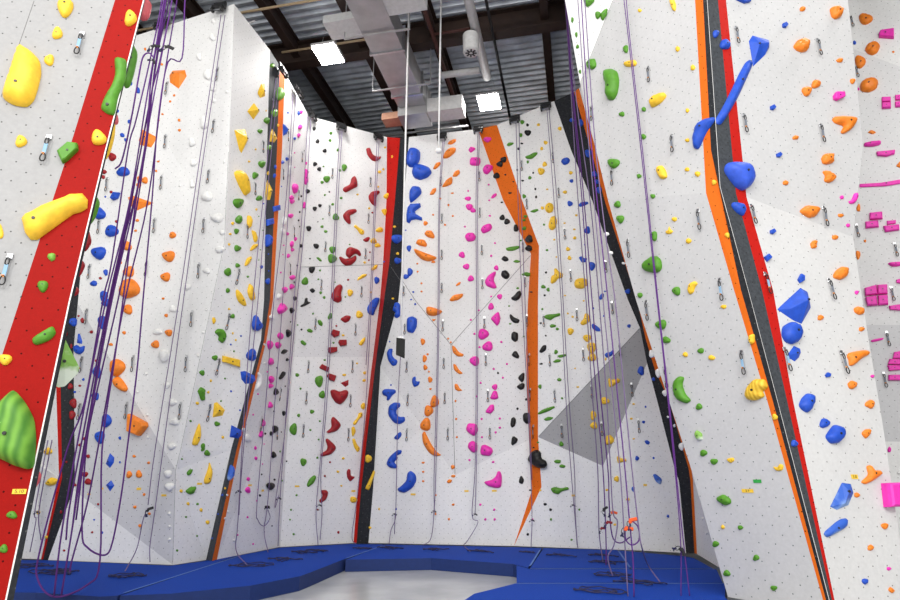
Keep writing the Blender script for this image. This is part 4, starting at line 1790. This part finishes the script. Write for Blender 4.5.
tc = N.new('ShaderNodeTexCoord'); nz = N.new('ShaderNodeTexNoise'); nz.inputs['Scale'].default_value = 60; nz.inputs['Detail'].default_value = 4
L.new(tc.outputs['Object'], nz.inputs['Vector']); cr = N.new('ShaderNodeValToRGB'); cr.color_ramp.elements[0].position = .3; cr.color_ramp.elements[1].position = .75
cr.color_ramp.elements[0].color = (.004, .036, .27, 1); cr.color_ramp.elements[1].color = (.008, .058, .40, 1); L.new(nz.outputs['Fac'], cr.inputs[0])
L.new(cr.outputs[0], b.inputs['Base Color']); b.inputs['Roughness'].default_value = .8; b.inputs['Specular IOR Level'].default_value = .12
M_mat = m; M_velcro = plain('pale blue seam', (.08, .17, .46), .8); M_mside = plain('shaded mat side', (.006, .024, .13), .7)  # mat sides get a darker blue that stands in for their shade
def mat(label, px, seam=None, group='blue landing mats'):
    P = [bot(*p) for p in px]; c = sum(P, Vector())/len(P)
    P = [p + (c-p).normalized()*.03 for p in P]
    ar = sum(P[i].x*P[(i+1) % len(P)].y-P[(i+1) % len(P)].x*P[i].y for i in range(len(P)))
    if ar < 0: P = P[::-1]
    bm = bmesh.new()
    t = [bm.verts.new((p.x, p.y, ZB)) for p in P]; m_ = [bm.verts.new((p.x, p.y, ZB)) for p in P]; d = [bm.verts.new((p.x, p.y, .002)) for p in P]
    bm.faces.new(t)
    for i in range(len(P)):
        j = (i+1) % len(P); f = bm.faces.new((d[i], d[j], m_[j], m_[i])); f.material_index = 1
    bmesh.ops.triangulate(bm, faces=[f for f in bm.faces if len(f.verts) > 4])
    o = bm_obj('landing_mat', bm, [M_mat, M_mside]); tag(o, label, 'mat', group)
    if seam:
        bm = bmesh.new()
        for a, b_ in seam:
            A, B = bot(*a), bot(*b_); A.z = B.z = ZB+.003; d_ = (B-A).normalized(); s_ = Vector((-d_.y, d_.x, 0))*.016
            v = [bm.verts.new(q) for q in (A-s_, A+s_, B+s_, B-s_)]; bm.faces.new(v)
        bm_obj('seam_strip', bm, [M_velcro], o)
mat('blue landing mat in front of the red prow with purple ropes', [(-90, 560), (43, 560), (173, 565.6), (205, 561), (240, 555), (118, 596), (100, 597), (35, 593), (-90, 592)], [((124, 593), (238, 556.5))])
mat('blue landing mat curving under the narrow corner wall', [(240, 555), (280, 547.6), (351, 543.8), (385, 544.3), (344, 559.8), (310, 573), (300, 576.5), (250, 586), (170, 594), (118, 596)], [((382, 546), (346, 558.5))])
mat('long blue landing mat along the wall of orange leaves', [(385, 544.3), (514, 547), (543, 548), (529, 568), (514, 564.2), (430, 558.3), (344, 559.8)], [((540, 550), (530, 566))])
mat('blue landing mat under the dangling orange belay devices', [(543, 548), (618, 550), (631, 568.5), (529, 568.5)], [((619, 551.5), (630, 567.5))])
mat('blue landing mat at the foot of the dark slanting band', [(618, 550.3), (640, 552.2), (684, 556), (695, 558), (711, 567), (745, 583), (745, 568.5), (631, 568.5)][:5] + [(714, 568.5), (631, 568.5)])
mat('blue landing mat row between the two cross seams', [(515, 565.2), (529.5, 569.2), (718, 569.2), (725, 583), (515, 583)], [((530, 568.9), (720, 568.9))])
mat('blue landing mat nearest the tower with a slanted edge', [(514, 583.2), (727, 583.2), (727, 597), (770, 640), (420, 640), (462, 600), (472, 593.5)], [((516, 583.6), (725, 583.6))])

# ------------------------------------------------------------------ ropes
def rp(p, off):
    if len(p) == 3: return atY(*p)
    h = hit(*p); f = bot(*p) if p[1] > 500 else None
    if h and (f is None or (h[1]-EYE).length < (f-EYE).length + .05):
        d = (h[1]-EYE).normalized(); return h[1] - d*off
    if f is not None: f.z = ZB+.014; return f
    return atY(p[0], p[1], 11)
def coil_pts(u, v, wpx, seed, z=ZB+.014):
    rnd = random.Random(seed); c = bot(u, v); W_ = wpx/FPX*(c-EYE).length; pts = []
    turns = 2.3; k = 46; a0 = rnd.random()*6; tilt = rnd.uniform(-.25, .25)
    for i in range(k):
        t = i/k*turns*2*math.pi
        rx = W_/2*(.65+.35*math.sin(t*.31+a0)); ry = W_*.42*(.55+.45*math.sin(t*.47+a0*2))
        x = rx*math.cos(t+a0)+W_*.08*math.sin(t*.5); y = ry*math.sin(t+a0*.5)
        pts.append(Vector((c.x+x, c.y+y+x*tilt, z+.006*(i % 3))))
    return pts
def rope(label, strands, r=.0085, mat_=None, off=.22, coil=None, cr=.008, group='top ropes hanging on the walls'):
    bm = bmesh.new()
    for s in strands: add_tube(bm, smooth_path([rp(p, off) for p in s], 5) if len(s) > 2 else [rp(p, off) for p in s], r, 6)
    o = bm_obj('climbing_rope', bm, [mat_ or M_ropethin], smooth=True); tag(o, label, 'rope', group)
    if coil:
        bm = bmesh.new(); add_tube(bm, smooth_path(coil_pts(*coil), 3), cr, 5); bm_obj('rope_coil', bm, [M_ropedark], o, smooth=True)
    return o
rope('pair of thin ropes over the white holds of the tall wall', [[(221, 15), (201, 150), (179, 300), (155, 450), (148, 505)], [(225, 15), (204.5, 150), (183.5, 300), (163, 450), (155, 510), (150, 545), (150, 562)], [(148, 508), (143, 520), (137, 548), (125, 572)]], coil=(126, 577, 34, 1))
rope('pair of thin ropes beside the slate and orange groove', [[(276, 78), (263, 200), (253, 300), (245, 400), (238, 520), (236, 550), (247, 566)], [(279, 78), (266.5, 200), (258, 300), (248, 400), (241, 480), (239, 515)]], coil=(252, 566, 38, 2))
rope('pair of thin ropes through the pink spikes', [[(293, 95), (286, 200), (274, 300), (266, 400), (257, 504), (258, 520), (264, 526), (270, 518), (268, 510)], [(296, 95), (292, 150), (282, 310), (275, 400), (268, 500), (264, 530), (268, 553)]], coil=(285, 560, 38, 3))
rope('pair of thin ropes at the inner corner', [[(308, 117), (301, 230), (294, 300), (287, 400), (280, 500), (278, 546)], [(311, 117), (304, 230), (296, 310), (284, 440), (275, 505), (279, 495)]], coil=(304, 553, 30, 4))
rope('pair of thin ropes down the line of green holds', [[(340, 131), (336, 200), (331, 300), (325, 400), (319.5, 470), (316, 513), (318, 546)], [(342, 131), (338, 200), (333, 300), (327, 400), (321, 470), (322, 512), (320, 540)]], coil=(319, 551.5, 26, 5))
rope('pair of thin ropes beside the red stripe', [[(377, 141), (374.5, 200), (370, 300), (366, 365)], [(379, 141), (376, 200), (371.5, 300), (366, 400), (358, 490), (352, 535), (356, 545)]], coil=(363, 549, 18, 6))
rope('single rope below the black box', [[(400.5, 356), (398, 400), (396, 500), (395, 520), (391, 530), (389, 545)], [(395, 515), (394.5, 534)]], coil=(391, 548.5, 32, 7), mat_=M_ropethin)
rope('thin rope below the white ball down the orange leaves', [[(443, 140), (439, 200), (438, 300), (436.5, 390), (434, 480), (434, 510), (431, 538), (423, 546)], [(444.5, 140), (440, 200), (439.2, 300), (437.7, 390), (435.6, 480), (434, 515)]], coil=(436, 550, 28, 8))
rope('thin rope down the line of pink slabs', [[(478, 134), (476, 200), (476.5, 300), (476, 400), (475, 470), (472, 515), (478, 522), (468, 540), (464, 546), (470, 552)], [(479.5, 134), (477.5, 200), (478, 300), (477.4, 400), (476.3, 470), (475, 514)]], coil=(482, 552, 34, 9))
rope('pair of thin ropes along the broad orange stripe', [[(516, 123), (518, 200), (522, 300), (527, 390), (531, 480), (532, 520), (531, 548)], [(519, 123), (521, 200), (525, 300), (528.5, 390), (532, 480)]], coil=(529, 553, 18, 10))
rope('pair of thin ropes through the yellow flowers', [[(547, 110), (554, 200), (561, 300), (566, 400), (571, 470), (576, 530), (577, 545)], [(549, 110), (557, 200), (563, 300), (569, 400), (574.5, 470), (575, 505), (577, 540), (578, 548)]], coil=(562, 556, 36, 11))
G2 = 'purple ropes hanging in front of the dark band'
def yy(pts, Y_): return [(u, v, Y_) for u, v in pts]
rope('purple rope clipped to the black device, nearest the yellow flowers', [yy([(563.5, -20), (565, 0), (571.5, 100), (578, 200), (586, 300), (592, 390), (597.7, 470), (599, 530), (603, 562)], 11.0)], off=.1, r=.010, coil=(604, 556, 34, 12), group=G2)
rope('purple rope clipped to the upper red device', [yy([(564, -20), (565.5, 0), (572, 90), (582, 200), (588.5, 300), (596, 390), (603, 470), (606, 540), (606, 566)], 10.8)], off=.1, r=.010, mat_=M_rope, coil=(608, 563, 40, 13), group=G2)
rope('purple rope with a sagging loop beneath the red devices', [yy([(563, -40), (566, 0), (573, 90), (584, 200), (592, 300), (600, 390), (608, 470), (609, 500), (612, 535), (620, 543), (630, 537)], 10.7)], off=.1, r=.0105, mat_=M_rope, group=G2)
rope('purple rope passing the tall yellow flower cluster', [yy([(563.5, -40), (566.5, 0), (575, 90), (590, 200), (599, 300), (606, 390), (610.5, 470), (613, 512), (617.5, 522), (614, 545), (608, 560), (620, 595)], 9.6)], off=.1, r=.0095, coil=(612, 576, 36, 14), group=G2)
rope('purple rope running beside the lower orange belay device', [yy([(575, -40), (585, 100), (594, 200), (603, 300), (612, 390), (620, 470), (624, 530), (628, 597)], 7.95)], off=.1, r=.0075, coil=(600, 592, 44, 15), group=G2)
rope('purple rope running beside the upper orange belay device', [yy([(579, -40), (587.5, 100), (597, 200), (608, 300), (617, 390), (625, 470), (628.5, 510), (633, 560), (634, 597)], 7.9), yy([(631, 520), (638, 527), (639, 540), (632, 545), (626, 540), (625, 530)], 7.9)], off=.1, r=.0085, mat_=M_rope, group=G2)
rope('purple rope nearest the grey triangle, drifting to a far coil', [yy([(582, -40), (594, 130), (605, 230), (615, 300), (624, 390), (632, 470), (639, 530), (642, 548)], 7.9) + [(648, 565, 9.2), (660, 583)]], off=.1, r=.0085, coil=(640, 583, 56, 16), group=G2)
hits = [hit(u, v) for u, v in [(626, 20), (641, 150), (656, 290), (669, 410), (676, 470), (619, -40), (624, -40), (630, 60), (685, 540)]]
YR = min(h[1].y for h in hits if h and h[3] == 'F') - .13
rope('thick purple rope hanging in front of the tower face', [yy([(619, -40), (624, 0), (641, 150), (656, 290), (669, 410), (680, 530), (681, 599)], YR), yy([(624, -40), (628, 20), (642.5, 150), (657, 290), (670, 410), (681, 520), (690, 599)], YR)], r=.007, mat_=M_rope, group='purple ropes by the tower')
G1 = 'purple ropes hanging beside the prow'
YB = 8.0
LR = dict(r=.0115, mat_=M_rope, group=G1)
rope('purple rope with the widest loop touching the mat', [yy([(164, -40), (162, 0), (150, 60), (136, 120), (128, 150), (112, 260), (103, 300), (85, 400), (67, 450), (40, 550), (38, 580), (55, 597), (87, 585), (100, 560), (102, 450), (113, 370), (123, 300), (136, 200), (146, 140), (152, 72), (166, 0), (170, -40)], YB)], **LR)
rope('purple rope with the smaller loop just above the mat', [yy([(171, -40), (169, 0), (156, 60), (150, 110), (138, 200), (118, 300), (95, 400), (86, 450), (82, 530), (88, 548), (105, 555), (113, 540), (122, 490), (127, 450), (137, 370), (143, 300), (152, 200), (158, 120), (168, 62), (182, 58), (185, 0), (190, -40)], YB+.12)], **LR)
rope('straight purple rope reaching the mat beneath the wide loop', [yy([(168, -40), (164, 0), (148, 90), (130, 200), (106, 300), (78, 440), (62, 530), (54, 596)], YB-.03), yy([(170, -40), (166, 0), (152, 90), (131, 200), (109, 300), (82, 440), (69, 510), (66, 540)], YB+.05)], **LR)
rope('straight purple rope reaching the mat beside the wide loop', [yy([(176, -40), (172, 0), (155, 90), (135, 200), (112, 300), (86, 440), (72, 530), (61, 597)], YB+.02), yy([(176, -40), (172, 0), (160, 60), (150, 100), (128, 220), (108, 320), (96, 380), (80, 470), (72, 530)], YB+.08), yy([(165, 0), (154, 75), (144, 160), (119, 260), (92, 400), (76, 520)], YB+.06)], coil=(66, 572, 50, 17), **LR)
rope('purple rope ending in a knot above the mat', [yy([(182, -40), (177, 0), (163, 85), (148, 200), (125, 300), (103, 420), (88, 500), (72, 560), (70, 572)], YB+.2)], coil=(30, 567, 40, 18), **LR)
rope('short purple rope arcing from the upper black device to the red curtain edge', [yy([(154, 58), (149, 53), (143, 57), (139, 75), (131, 120), (122, 160), (115, 169)], YB-.1)], **LR)
rope('thin rope pair in the gap behind the prow', [[(48, 440), (35, 510), (36, 520), (30, 552)], [(52, 440), (39, 510), (41, 540)]], off=.2, r=.009, coil=(50, 574, 44, 19))
# white straps of the automatic belays
bm = bmesh.new(); add_tube(bm, [atY(409.5, -20, 11.3), atY(400.6, 337, 11.3)], .019, 6); o = bm_obj('belay_strap', bm, [M_ropewhite], smooth=True); tag(o, 'white belay strap running down to the black box', 'strap', 'white belay straps')
bm = bmesh.new(); add_tube(bm, [atY(441.3, -20, 11.3), atY(438.6, 150, 11.3)], .019, 6)
o = bm_obj('belay_strap', bm, [M_ropewhite], smooth=True); tag(o, 'white belay strap ending in a white ball in mid air', 'strap', 'white belay straps')
bm = bmesh.new(); bmesh.ops.create_uvsphere(bm, u_segments=12, v_segments=8, radius=.072, matrix=Matrix.Translation(atY(438.5, 151, 11.3)) @ Matrix.Diagonal((1, 1, .8, 1))); bm_obj('ball_stop', bm, [M_ropewhite], o, smooth=True)
c = atY(400.5, 348, 11.3); d = (EYE-c).normalized()
bx = empty('belay_box', c)
bm = bmesh.new(); Mr = Matrix.Rotation(.08, 4, 'Z')
vs = []
for x, zt, zb in ((-.085, .2, -.13), (.085, .17, -.2)):
    vs += [(x, -.03, zt), (x, .03, zt), (x, .03, zb), (x, -.03, zb)]
vv = [bm.verts.new(Mr @ Vector(q)) for q in vs]
for f in ((0, 1, 2, 3), (7, 6, 5, 4), (0, 4, 5, 1), (1, 5, 6, 2), (2, 6, 7, 3), (3, 7, 4, 0)): bm.faces.new([vv[i] for i in f])
bmesh.ops.bevel(bm, geom=bm.edges[:], offset=.008, segments=1, affect='EDGES'); bmesh.ops.recalc_face_normals(bm, faces=bm.faces)
bm_obj('body', bm, [plain('black fabric', (.012, .012, .012), .8)], bx)
bm = bmesh.new(); add_box(bm, (0, 0, .205), (.11, .05, .03), Mr, bev=.006); bm_obj('strap_loop', bm, [M_ropewhite], bx)
tag(bx, 'black slanted box hanging on the white belay strap', 'box')
# belay devices and knots hanging on the ropes
M_ored = plain('orange red aluminium', (.75, .10, .02), .35, .3); M_dred = plain('dark red aluminium', (.28, .02, .03), .4, .3)
def device(label, u, v, Y_, matb, s=1.0, tilt=0.):
    p = atY(u, v, Y_) if Y_ else rp((u, v), .2)
    r = empty('belay_device', p); r.rotation_euler = (0, tilt, 0); s *= .72; r.scale = (s, s, s)
    bm = bmesh.new(); add_box(bm, (.04, -.012, .0), (.17, .03, .07), bev=.012); add_box(bm, (-.03, -.02, -.03), (.07, .022, .06), bev=.008); bm_obj('camming_body', bm, [matb], r)
    bm = bmesh.new(); add_tube(bm, [Vector((x-.07, -.012, y-.07)) for x, y, z in ring(.07, .12)], .008, 6, True); bm_obj('carabiner', bm, [M_dark], r, smooth=True)
    bm = bmesh.new(); add_tube(bm, [(-.08, -.02, -.1), (-.1, -.02, -.16), (-.06, -.03, -.18), (-.08, 0, -.13), (-.11, -.01, -.18)], .018, 6); bm_obj('knot', bm, [M_ropedark], r, smooth=True)
    tag(r, label, 'belay device', 'belay devices hanging on the ropes')
device('black belay device tied high on the purple ropes nearest the prow', 155, 46, 7.95, M_dark, 1.0, .2)
device('black belay device with orange tape high among the purple ropes', 169, 47, 7.9, M_dark, 1.1, .5)
device('small black knotted clip below the high black belay device', 154, 61, 7.9, M_dark, .7, 1.2)
device('black belay device at waist height beside the groove ropes', 149, 509, 0, M_dark, .9, -.3)
device('black belay device beside the dangling dark red clips', 604, 509, 10.6, M_dark, .8, -.5)
device('red belay device with a thin rope curling from it', 613, 512, 10.5, M_ored, .8, .3)
device('dark red belay device low on the purple ropes', 608, 522, 10.5, M_dred, .8, .2)
device('dark red belay device lowest of the red ones', 602, 528, 10.9, M_dred, .7, .1)
device('bright orange belay device, upper of the two', 631, 520, 7.8, M_ored, .85, -.2)
device('bright orange belay device, lower of the two', 627, 528, 7.8, M_ored, .85, .2)
device('black and orange belay device on the thick tower rope', 682, 550, YR-.05, M_dark, .8, 1.2)
for u, v, t in [(239.5, 491, 'rope pair beside the groove'), (268, 507, 'ropes through the pink spikes'), (279.5, 498, 'ropes at the inner corner'), (320, 505, 'ropes by the green holds'),
                (395, 514, 'rope below the black box'), (434.5, 511, 'rope by the orange leaves'), (475.5, 514, 'rope by the pink slabs'), (532.5, 520, 'ropes on the orange stripe'), (573.5, 505, 'ropes through the yellow flowers'), (38, 512, 'rope pair behind the prow')]:
    device('small dark belay clip near the foot of the ' + t, u, v, 0, M_dark, .55, .6)

# ------------------------------------------------------------------ rope anchors at the wall tops
def anchor(label, u, v):
    h = hit(u, v+3)
    if not h: print('ANCHOR MISS', u, v); return
    P, n, _ = h[1:]; nn = Vector((n.x, n.y, 0)).normalized(); M = frame(nn)
    r = empty('rope_anchor', P); r.matrix_world = Matrix.Translation(P + Vector((0, 0, .05)) + nn*.07) @ M.to_4x4()
    bm = bmesh.new(); add_box(bm, (0, .0, .06), (.27, .08, .11), bev=.01); add_box(bm, (0, .06, .02), (.26, .16, .04)); bm_obj('bracket', bm, [M_dark], r)
    for s in (-1, 1):
        bm = bmesh.new(); bmesh.ops.create_cone(bm, cap_ends=True, segments=14, radius1=.055, radius2=.055, depth=.03, matrix=Matrix.Translation((s*.1, -.09, .1)) @ Matrix.Rotation(math.pi/2, 4, 'Y'))
        bm_obj('pulley', bm, [M_bolt], r, smooth=False)
    bm = bmesh.new(); add_tube(bm, [(-.1, -.09, .1), (.1, -.09, .1)], .012, 6); bm_obj('axle', bm, [M_steel], r)
    tag(r, label, 'rope anchor', 'rope anchors along the wall tops')
for u, v, t in [(222, 11, 'over the white holds of the tall wall'), (165, 28, 'behind the thick purple ropes'), (293.5, 91, 'over the ropes through the pink spikes'), (308, 114, 'at the inner corner'),
                (339.5, 128, 'over the line of green holds'), (376.5, 138, 'beside the top of the red stripe'), (443, 138, 'behind the white belay strap'), (479, 131, 'at the edge of the orange stripe top'),
                (516, 121, 'over the line of black holds'), (547, 108, 'over the yellow flowers'), (277.5, 70, 'on the slate groove top')]:
    anchor('black steel rope anchor with pulleys ' + t, u, v)

# ------------------------------------------------------------------ roof: deck, steel, ducts
PHI = math.radians(12.1)
RC = Matrix.Rotation(-PHI, 4, 'Z')
def CE(q, p, z): return RC @ Vector((q, p, z))
def qp(u, v, z):
    w_ = atZ(u, v, z); a = RC.inverted() @ w_; return a.x, a.y
M_deck = plain('galvanised deck', (.62, .66, .72), .40, .35, noise=.25, nscale=2)
M_steelb = plain('dark brown steel', (.028, .015, .011), .6, 0, noise=.25, nscale=5)
M_rust = plain('rust red pipe', (.06, .017, .012), .5)
M_tan = plain('tan conduit', (.38, .28, .17), .5)
M_galv = plain('galvanised duct', (.40, .40, .41), .40, .65, noise=.12, nscale=3)
M_galv2 = plain('white painted duct', (.55, .55, .55), .5)
M_copp = plain('copper tinted duct', (.50, .27, .18), .4, .3)
ZD = 12.65
bm = bmesh.new(); prev = None; p = 2.0
q0, q1 = -16, 18
prof = [(0, 0), (.065, 0), (.115, .08), (.18, .08)]
while p < 21:
    for dp, dz in prof:
        cur = (bm.verts.new(CE(q0, p+dp, ZD+dz)), bm.verts.new(CE(q1, p+dp, ZD+dz)))
        if prev: bm.faces.new((prev[0], prev[1], cur[1], cur[0]))
        prev = cur
    p += .23
o = bm_obj('ceiling', bm, [M_deck]); o['kind'] = 'structure'
def ibeam(name, a, b, w_, h_, t=.03, mat_=None):
    A, B = CE(*a), CE(*b); d = (B-A); L_ = d.length; ang = math.atan2(d.y, d.x)
    M = Matrix.Translation((A+B)/2) @ Matrix.Rotation(ang, 4, 'Z')
    bm = bmesh.new(); add_box(bm, (0, 0, h_/2-t/2), (L_, w_, t), M); add_box(bm, (0, 0, -h_/2+t/2), (L_, w_, t), M); add_box(bm, (0, 0, 0), (L_, t, h_-2*t), M)
    o = bm_obj(name, bm, [mat_ or M_steelb]); return o
for i, q in enumerate((-10.4, -8.55, -6.7, -4.85, -3.0, -.25, 1.9, 4.1)):
    o = ibeam('trim_%d' % (i+2), (q, 3, ZD-.24), (q, 20.5, ZD-.24), .2, .44); o['kind'] = 'structure'
for i, p in enumerate((6.2, 12.1, 17.6)):
    o = ibeam('trim_%d' % (i+20), (q0, p, ZD-.36), (q1, p, ZD-.36), .3, .66, .04); o['kind'] = 'structure'
M_bw = plain('dark building wall', (.03, .03, .035), .8)
for nm, a, b_ in (('wall_building_back', (q0, 20.8), (q1, 20.8)), ('wall_building_west', (-15.5, 2), (-15.5, 20.8)), ('wall_building_east', (17.5, 2), (17.5, 20.8))):
    A, B = CE(*a, 0), CE(*b_, 0); bm = bmesh.new(); v = [bm.verts.new(x) for x in (A, B, B+Vector((0, 0, ZD)), A+Vector((0, 0, ZD)))]; bm.faces.new(v)
    o = bm_obj(nm, bm, [M_bw]); o['kind'] = 'structure'
def cbox(bm, q, p, z, bev=0):
    add_box(bm, ((q[0]+q[1])/2, (p[0]+p[1])/2, (z[0]+z[1])/2), (q[1]-q[0], p[1]-p[0], z[1]-z[0]), RC, bev)
def ctube(name, pts, r, mat_, label, cat, group=None, n=8):
    bm = bmesh.new(); add_tube(bm, [CE(*p) for p in pts], r, n); o = bm_obj(name, bm, [mat_], smooth=True); tag(o, label, cat, group); return o
ctube('bridging_pipe', [(-12, 10.15, 12.0), (0, 10.15, 12.0)], .03, M_tan, 'tan steel pipe crossing below the roof beams near the frame top', 'pipe', 'tan pipes under the roof')
ctube('bridging_pipe', [(-6.9, 11.65, 12.05), (-4.0, 11.65, 12.05)], .03, M_tan, 'tan steel pipe running to the bright lamp beside the duct', 'pipe', 'tan pipes under the roof')
ctube('sprinkler_pipe', [(-2.93, 10.5, 11.9), (-2.93, 14.6, 11.9)], .05, M_rust, 'rust red pipe beside the round white duct', 'pipe')
ctube('sprinkler_pipe', [(-2.85, 11.55, 11.8), (-1.97, 11.55, 11.8)], .035, M_rust, 'rust red cross pipe behind the vented cylinder', 'pipe')
ctube('conduit', [(-1.5, 8, 11.9), (-1.5, 15.6, 11.9)], .035, M_dark, 'dark conduit running past the second lamp', 'pipe')
ctube('conduit', [(-5.2, 14.6, 11.2), (-2.6, 14.6, 11.2)], .035, M_galv, 'grey pipe running behind the duct end', 'pipe')
ctube('conduit', [(-7.8, 8.6, 11.0), (-8.6, 9.9, 11.0), (-6.4, 9.6, 11.15)], .025, M_galv, 'thin grey conduit over the top of the tall wall', 'pipe')
# main duct
dct = empty('ventilation_duct', CE(-3.8, 11, 11.3))
def dpart(name, boxes, mat_, inv=dct):
    bm = bmesh.new()
    for b_ in boxes: cbox(bm, *b_)
    o = bm_obj(name, bm, [mat_]); o.parent = dct; o.matrix_parent_inverse = Matrix.Translation(dct.location).inverted(); return o
dpart('trunk', [((-4.2, -3.46), (6, 13.1), (11.0, 11.6))], M_galv)
dpart('elbow', [((-4.22, -3.44), (13.1, 13.75), (10.75, 11.62))], M_galv)
for p in (9.1, 10.95, 12.6): dpart('flange', [((-4.25, -3.41), (p, p+.05), (10.96, 11.65))], M_steel)
dpart('branch', [((-4.98, -4.2), (9.95, 10.5), (11.12, 11.32))], M_galv2)
dpart('branch', [((-3.46, -2.62), (9.3, 9.95), (11.02, 11.4))], M_galv2)
dpart('outlet', [((-3.44, -2.5), (13.15, 13.65), (10.8, 11.2))], M_galv2)
dpart('outlet', [((-4.75, -4.22), (13.35, 13.75), (10.88, 11.08))], M_copp)
for p in (10.3, 12.2): dpart('hanger', [((-4.62, -3.1), (p, p+.04), (10.93, 10.96)), ((-4.62, -4.60), (p, p+.02), (10.93, 12.6)), ((-3.12, -3.1), (p, p+.02), (10.93, 12.6))], M_galv)
tag(dct, 'rectangular galvanised ventilation duct with branches under the roof', 'duct')
ctube('round_duct', [(-1.83, 6, 11.6), (-1.83, 13.15, 11.6)], .11, M_galv2, 'round white duct running along the roof beside the vented cylinder', 'duct', n=14)
ctube('round_duct', [(-3.0, 12.75, 11.55), (-1.97, 12.75, 11.55)], .085, M_galv2, 'short round white cross duct meeting the long round duct', 'duct', n=14)
# vented white cylinder
pc = atZ(471, 53, 10.95); cy = empty('vented_cylinder', pc)
bm = bmesh.new(); bmesh.ops.create_cone(bm, cap_ends=True, segments=28, radius1=.185, radius2=.185, depth=.5, matrix=Matrix.Translation((0, 0, .25))); bmesh.ops.bevel(bm, geom=[e for e in bm.edges if len(e.link_faces) == 2 and any(len(f.verts) > 4 for f in e.link_faces)], offset=.02, segments=2, affect='EDGES')
bm_obj('shell', bm, [M_galv2], cy, smooth=False)
bm = bmesh.new()
for k in range(8):
    M = Matrix.Rotation(k*math.pi/4, 4, 'Z'); add_box(bm, (.085, 0, -.004), (.09, .035, .012), M)
bm_obj('vent', bm, [M_dark], cy)
bm = bmesh.new(); add_tube(bm, [(0, 0, .48), (0, 0, .6)], .018, 6); bmesh.ops.create_uvsphere(bm, u_segments=10, v_segments=6, radius=.05, matrix=Matrix.Translation((0, 0, .56))); bm_obj('stem', bm, [M_dark], cy)
tag(cy, 'white hanging cylinder with a dark vented underside', 'fixture')
# flood lamps
M_emit = plain('lamp lens', (1, 1, 1), .5, noise=0, emit=(1, .98, .95), es=40)
def lamp(label, u, v, z):
    p = atZ(u, v, z); r = empty('bay_lamp', p); r.rotation_euler = (0, 0, -PHI)
    bm = bmesh.new(); add_box(bm, (0, 0, .07), (.62, .70, .08), bev=.015); bm_obj('housing', bm, [M_galv2], r)
    for s in (-1, 1):
        bm = bmesh.new(); add_box(bm, (s*.15, 0, .014), (.27, .66, .03), bev=.006); bm_obj('lens', bm, [M_emit], r)
    bm = bmesh.new()
    for s in (-1, 1): add_tube(bm, [(s*.24, 0, .1), (s*.05, 0, ZD-.05-z)], .006, 5)
    bm_obj('suspension_wire', bm, [M_steel], r)
    tag(r, label, 'lamp', 'lit bay lamps under the roof'); return p
lp = [lamp('lit rectangular lamp hanging beside the ventilation duct', 328, 55, 11.5), lamp('lit rectangular lamp above the broad orange stripe', 489, 103, 11.5)]
def area(name, loc, sx, sy, e, rot=(0, 0, 0), col=(1, .975, .93)):
    l = bpy.data.lights.new(name, 'AREA'); l.shape = 'RECTANGLE'; l.size = sx; l.size_y = sy; l.energy = e; l.color = col
    o = bpy.data.objects.new(name, l); COL.objects.link(o); o.location = loc; o.rotation_euler = rot; return o
E0 = 30
for i, p in enumerate(lp): area('lamp_light', p + Vector((0, 0, -.05)), .55, .6, 22)
for x in (-4.6, -1.0, 2.4):
    for y in (-1.0, 3.0, 6.5):
        area('ceiling_and_fill_light', (x, y, 11.2), 1.2, 1.2, E0)
area('ceiling_and_fill_light', (7.4, 7.0, 11.2), 1.2, 1.2, E0*2.4)  # unseen light added to brighten the pink brick wall
for x in (-7, -1, 5): area('hall_fill', (x, -6, 10.4), 1.6, 1.6, 420, (math.radians(52), 0, 0))  # unseen aimed lights added behind the camera for even fill
w = bpy.data.worlds.new('hall ambience'); sc.world = w; w.use_nodes = True
w.node_tree.nodes['Background'].inputs[0].default_value = (1, .985, .955, 1); w.node_tree.nodes['Background'].inputs[1].default_value = .95
sc.view_settings.view_transform = 'Standard'; sc.view_settings.look = 'None'; sc.view_settings.exposure = .60
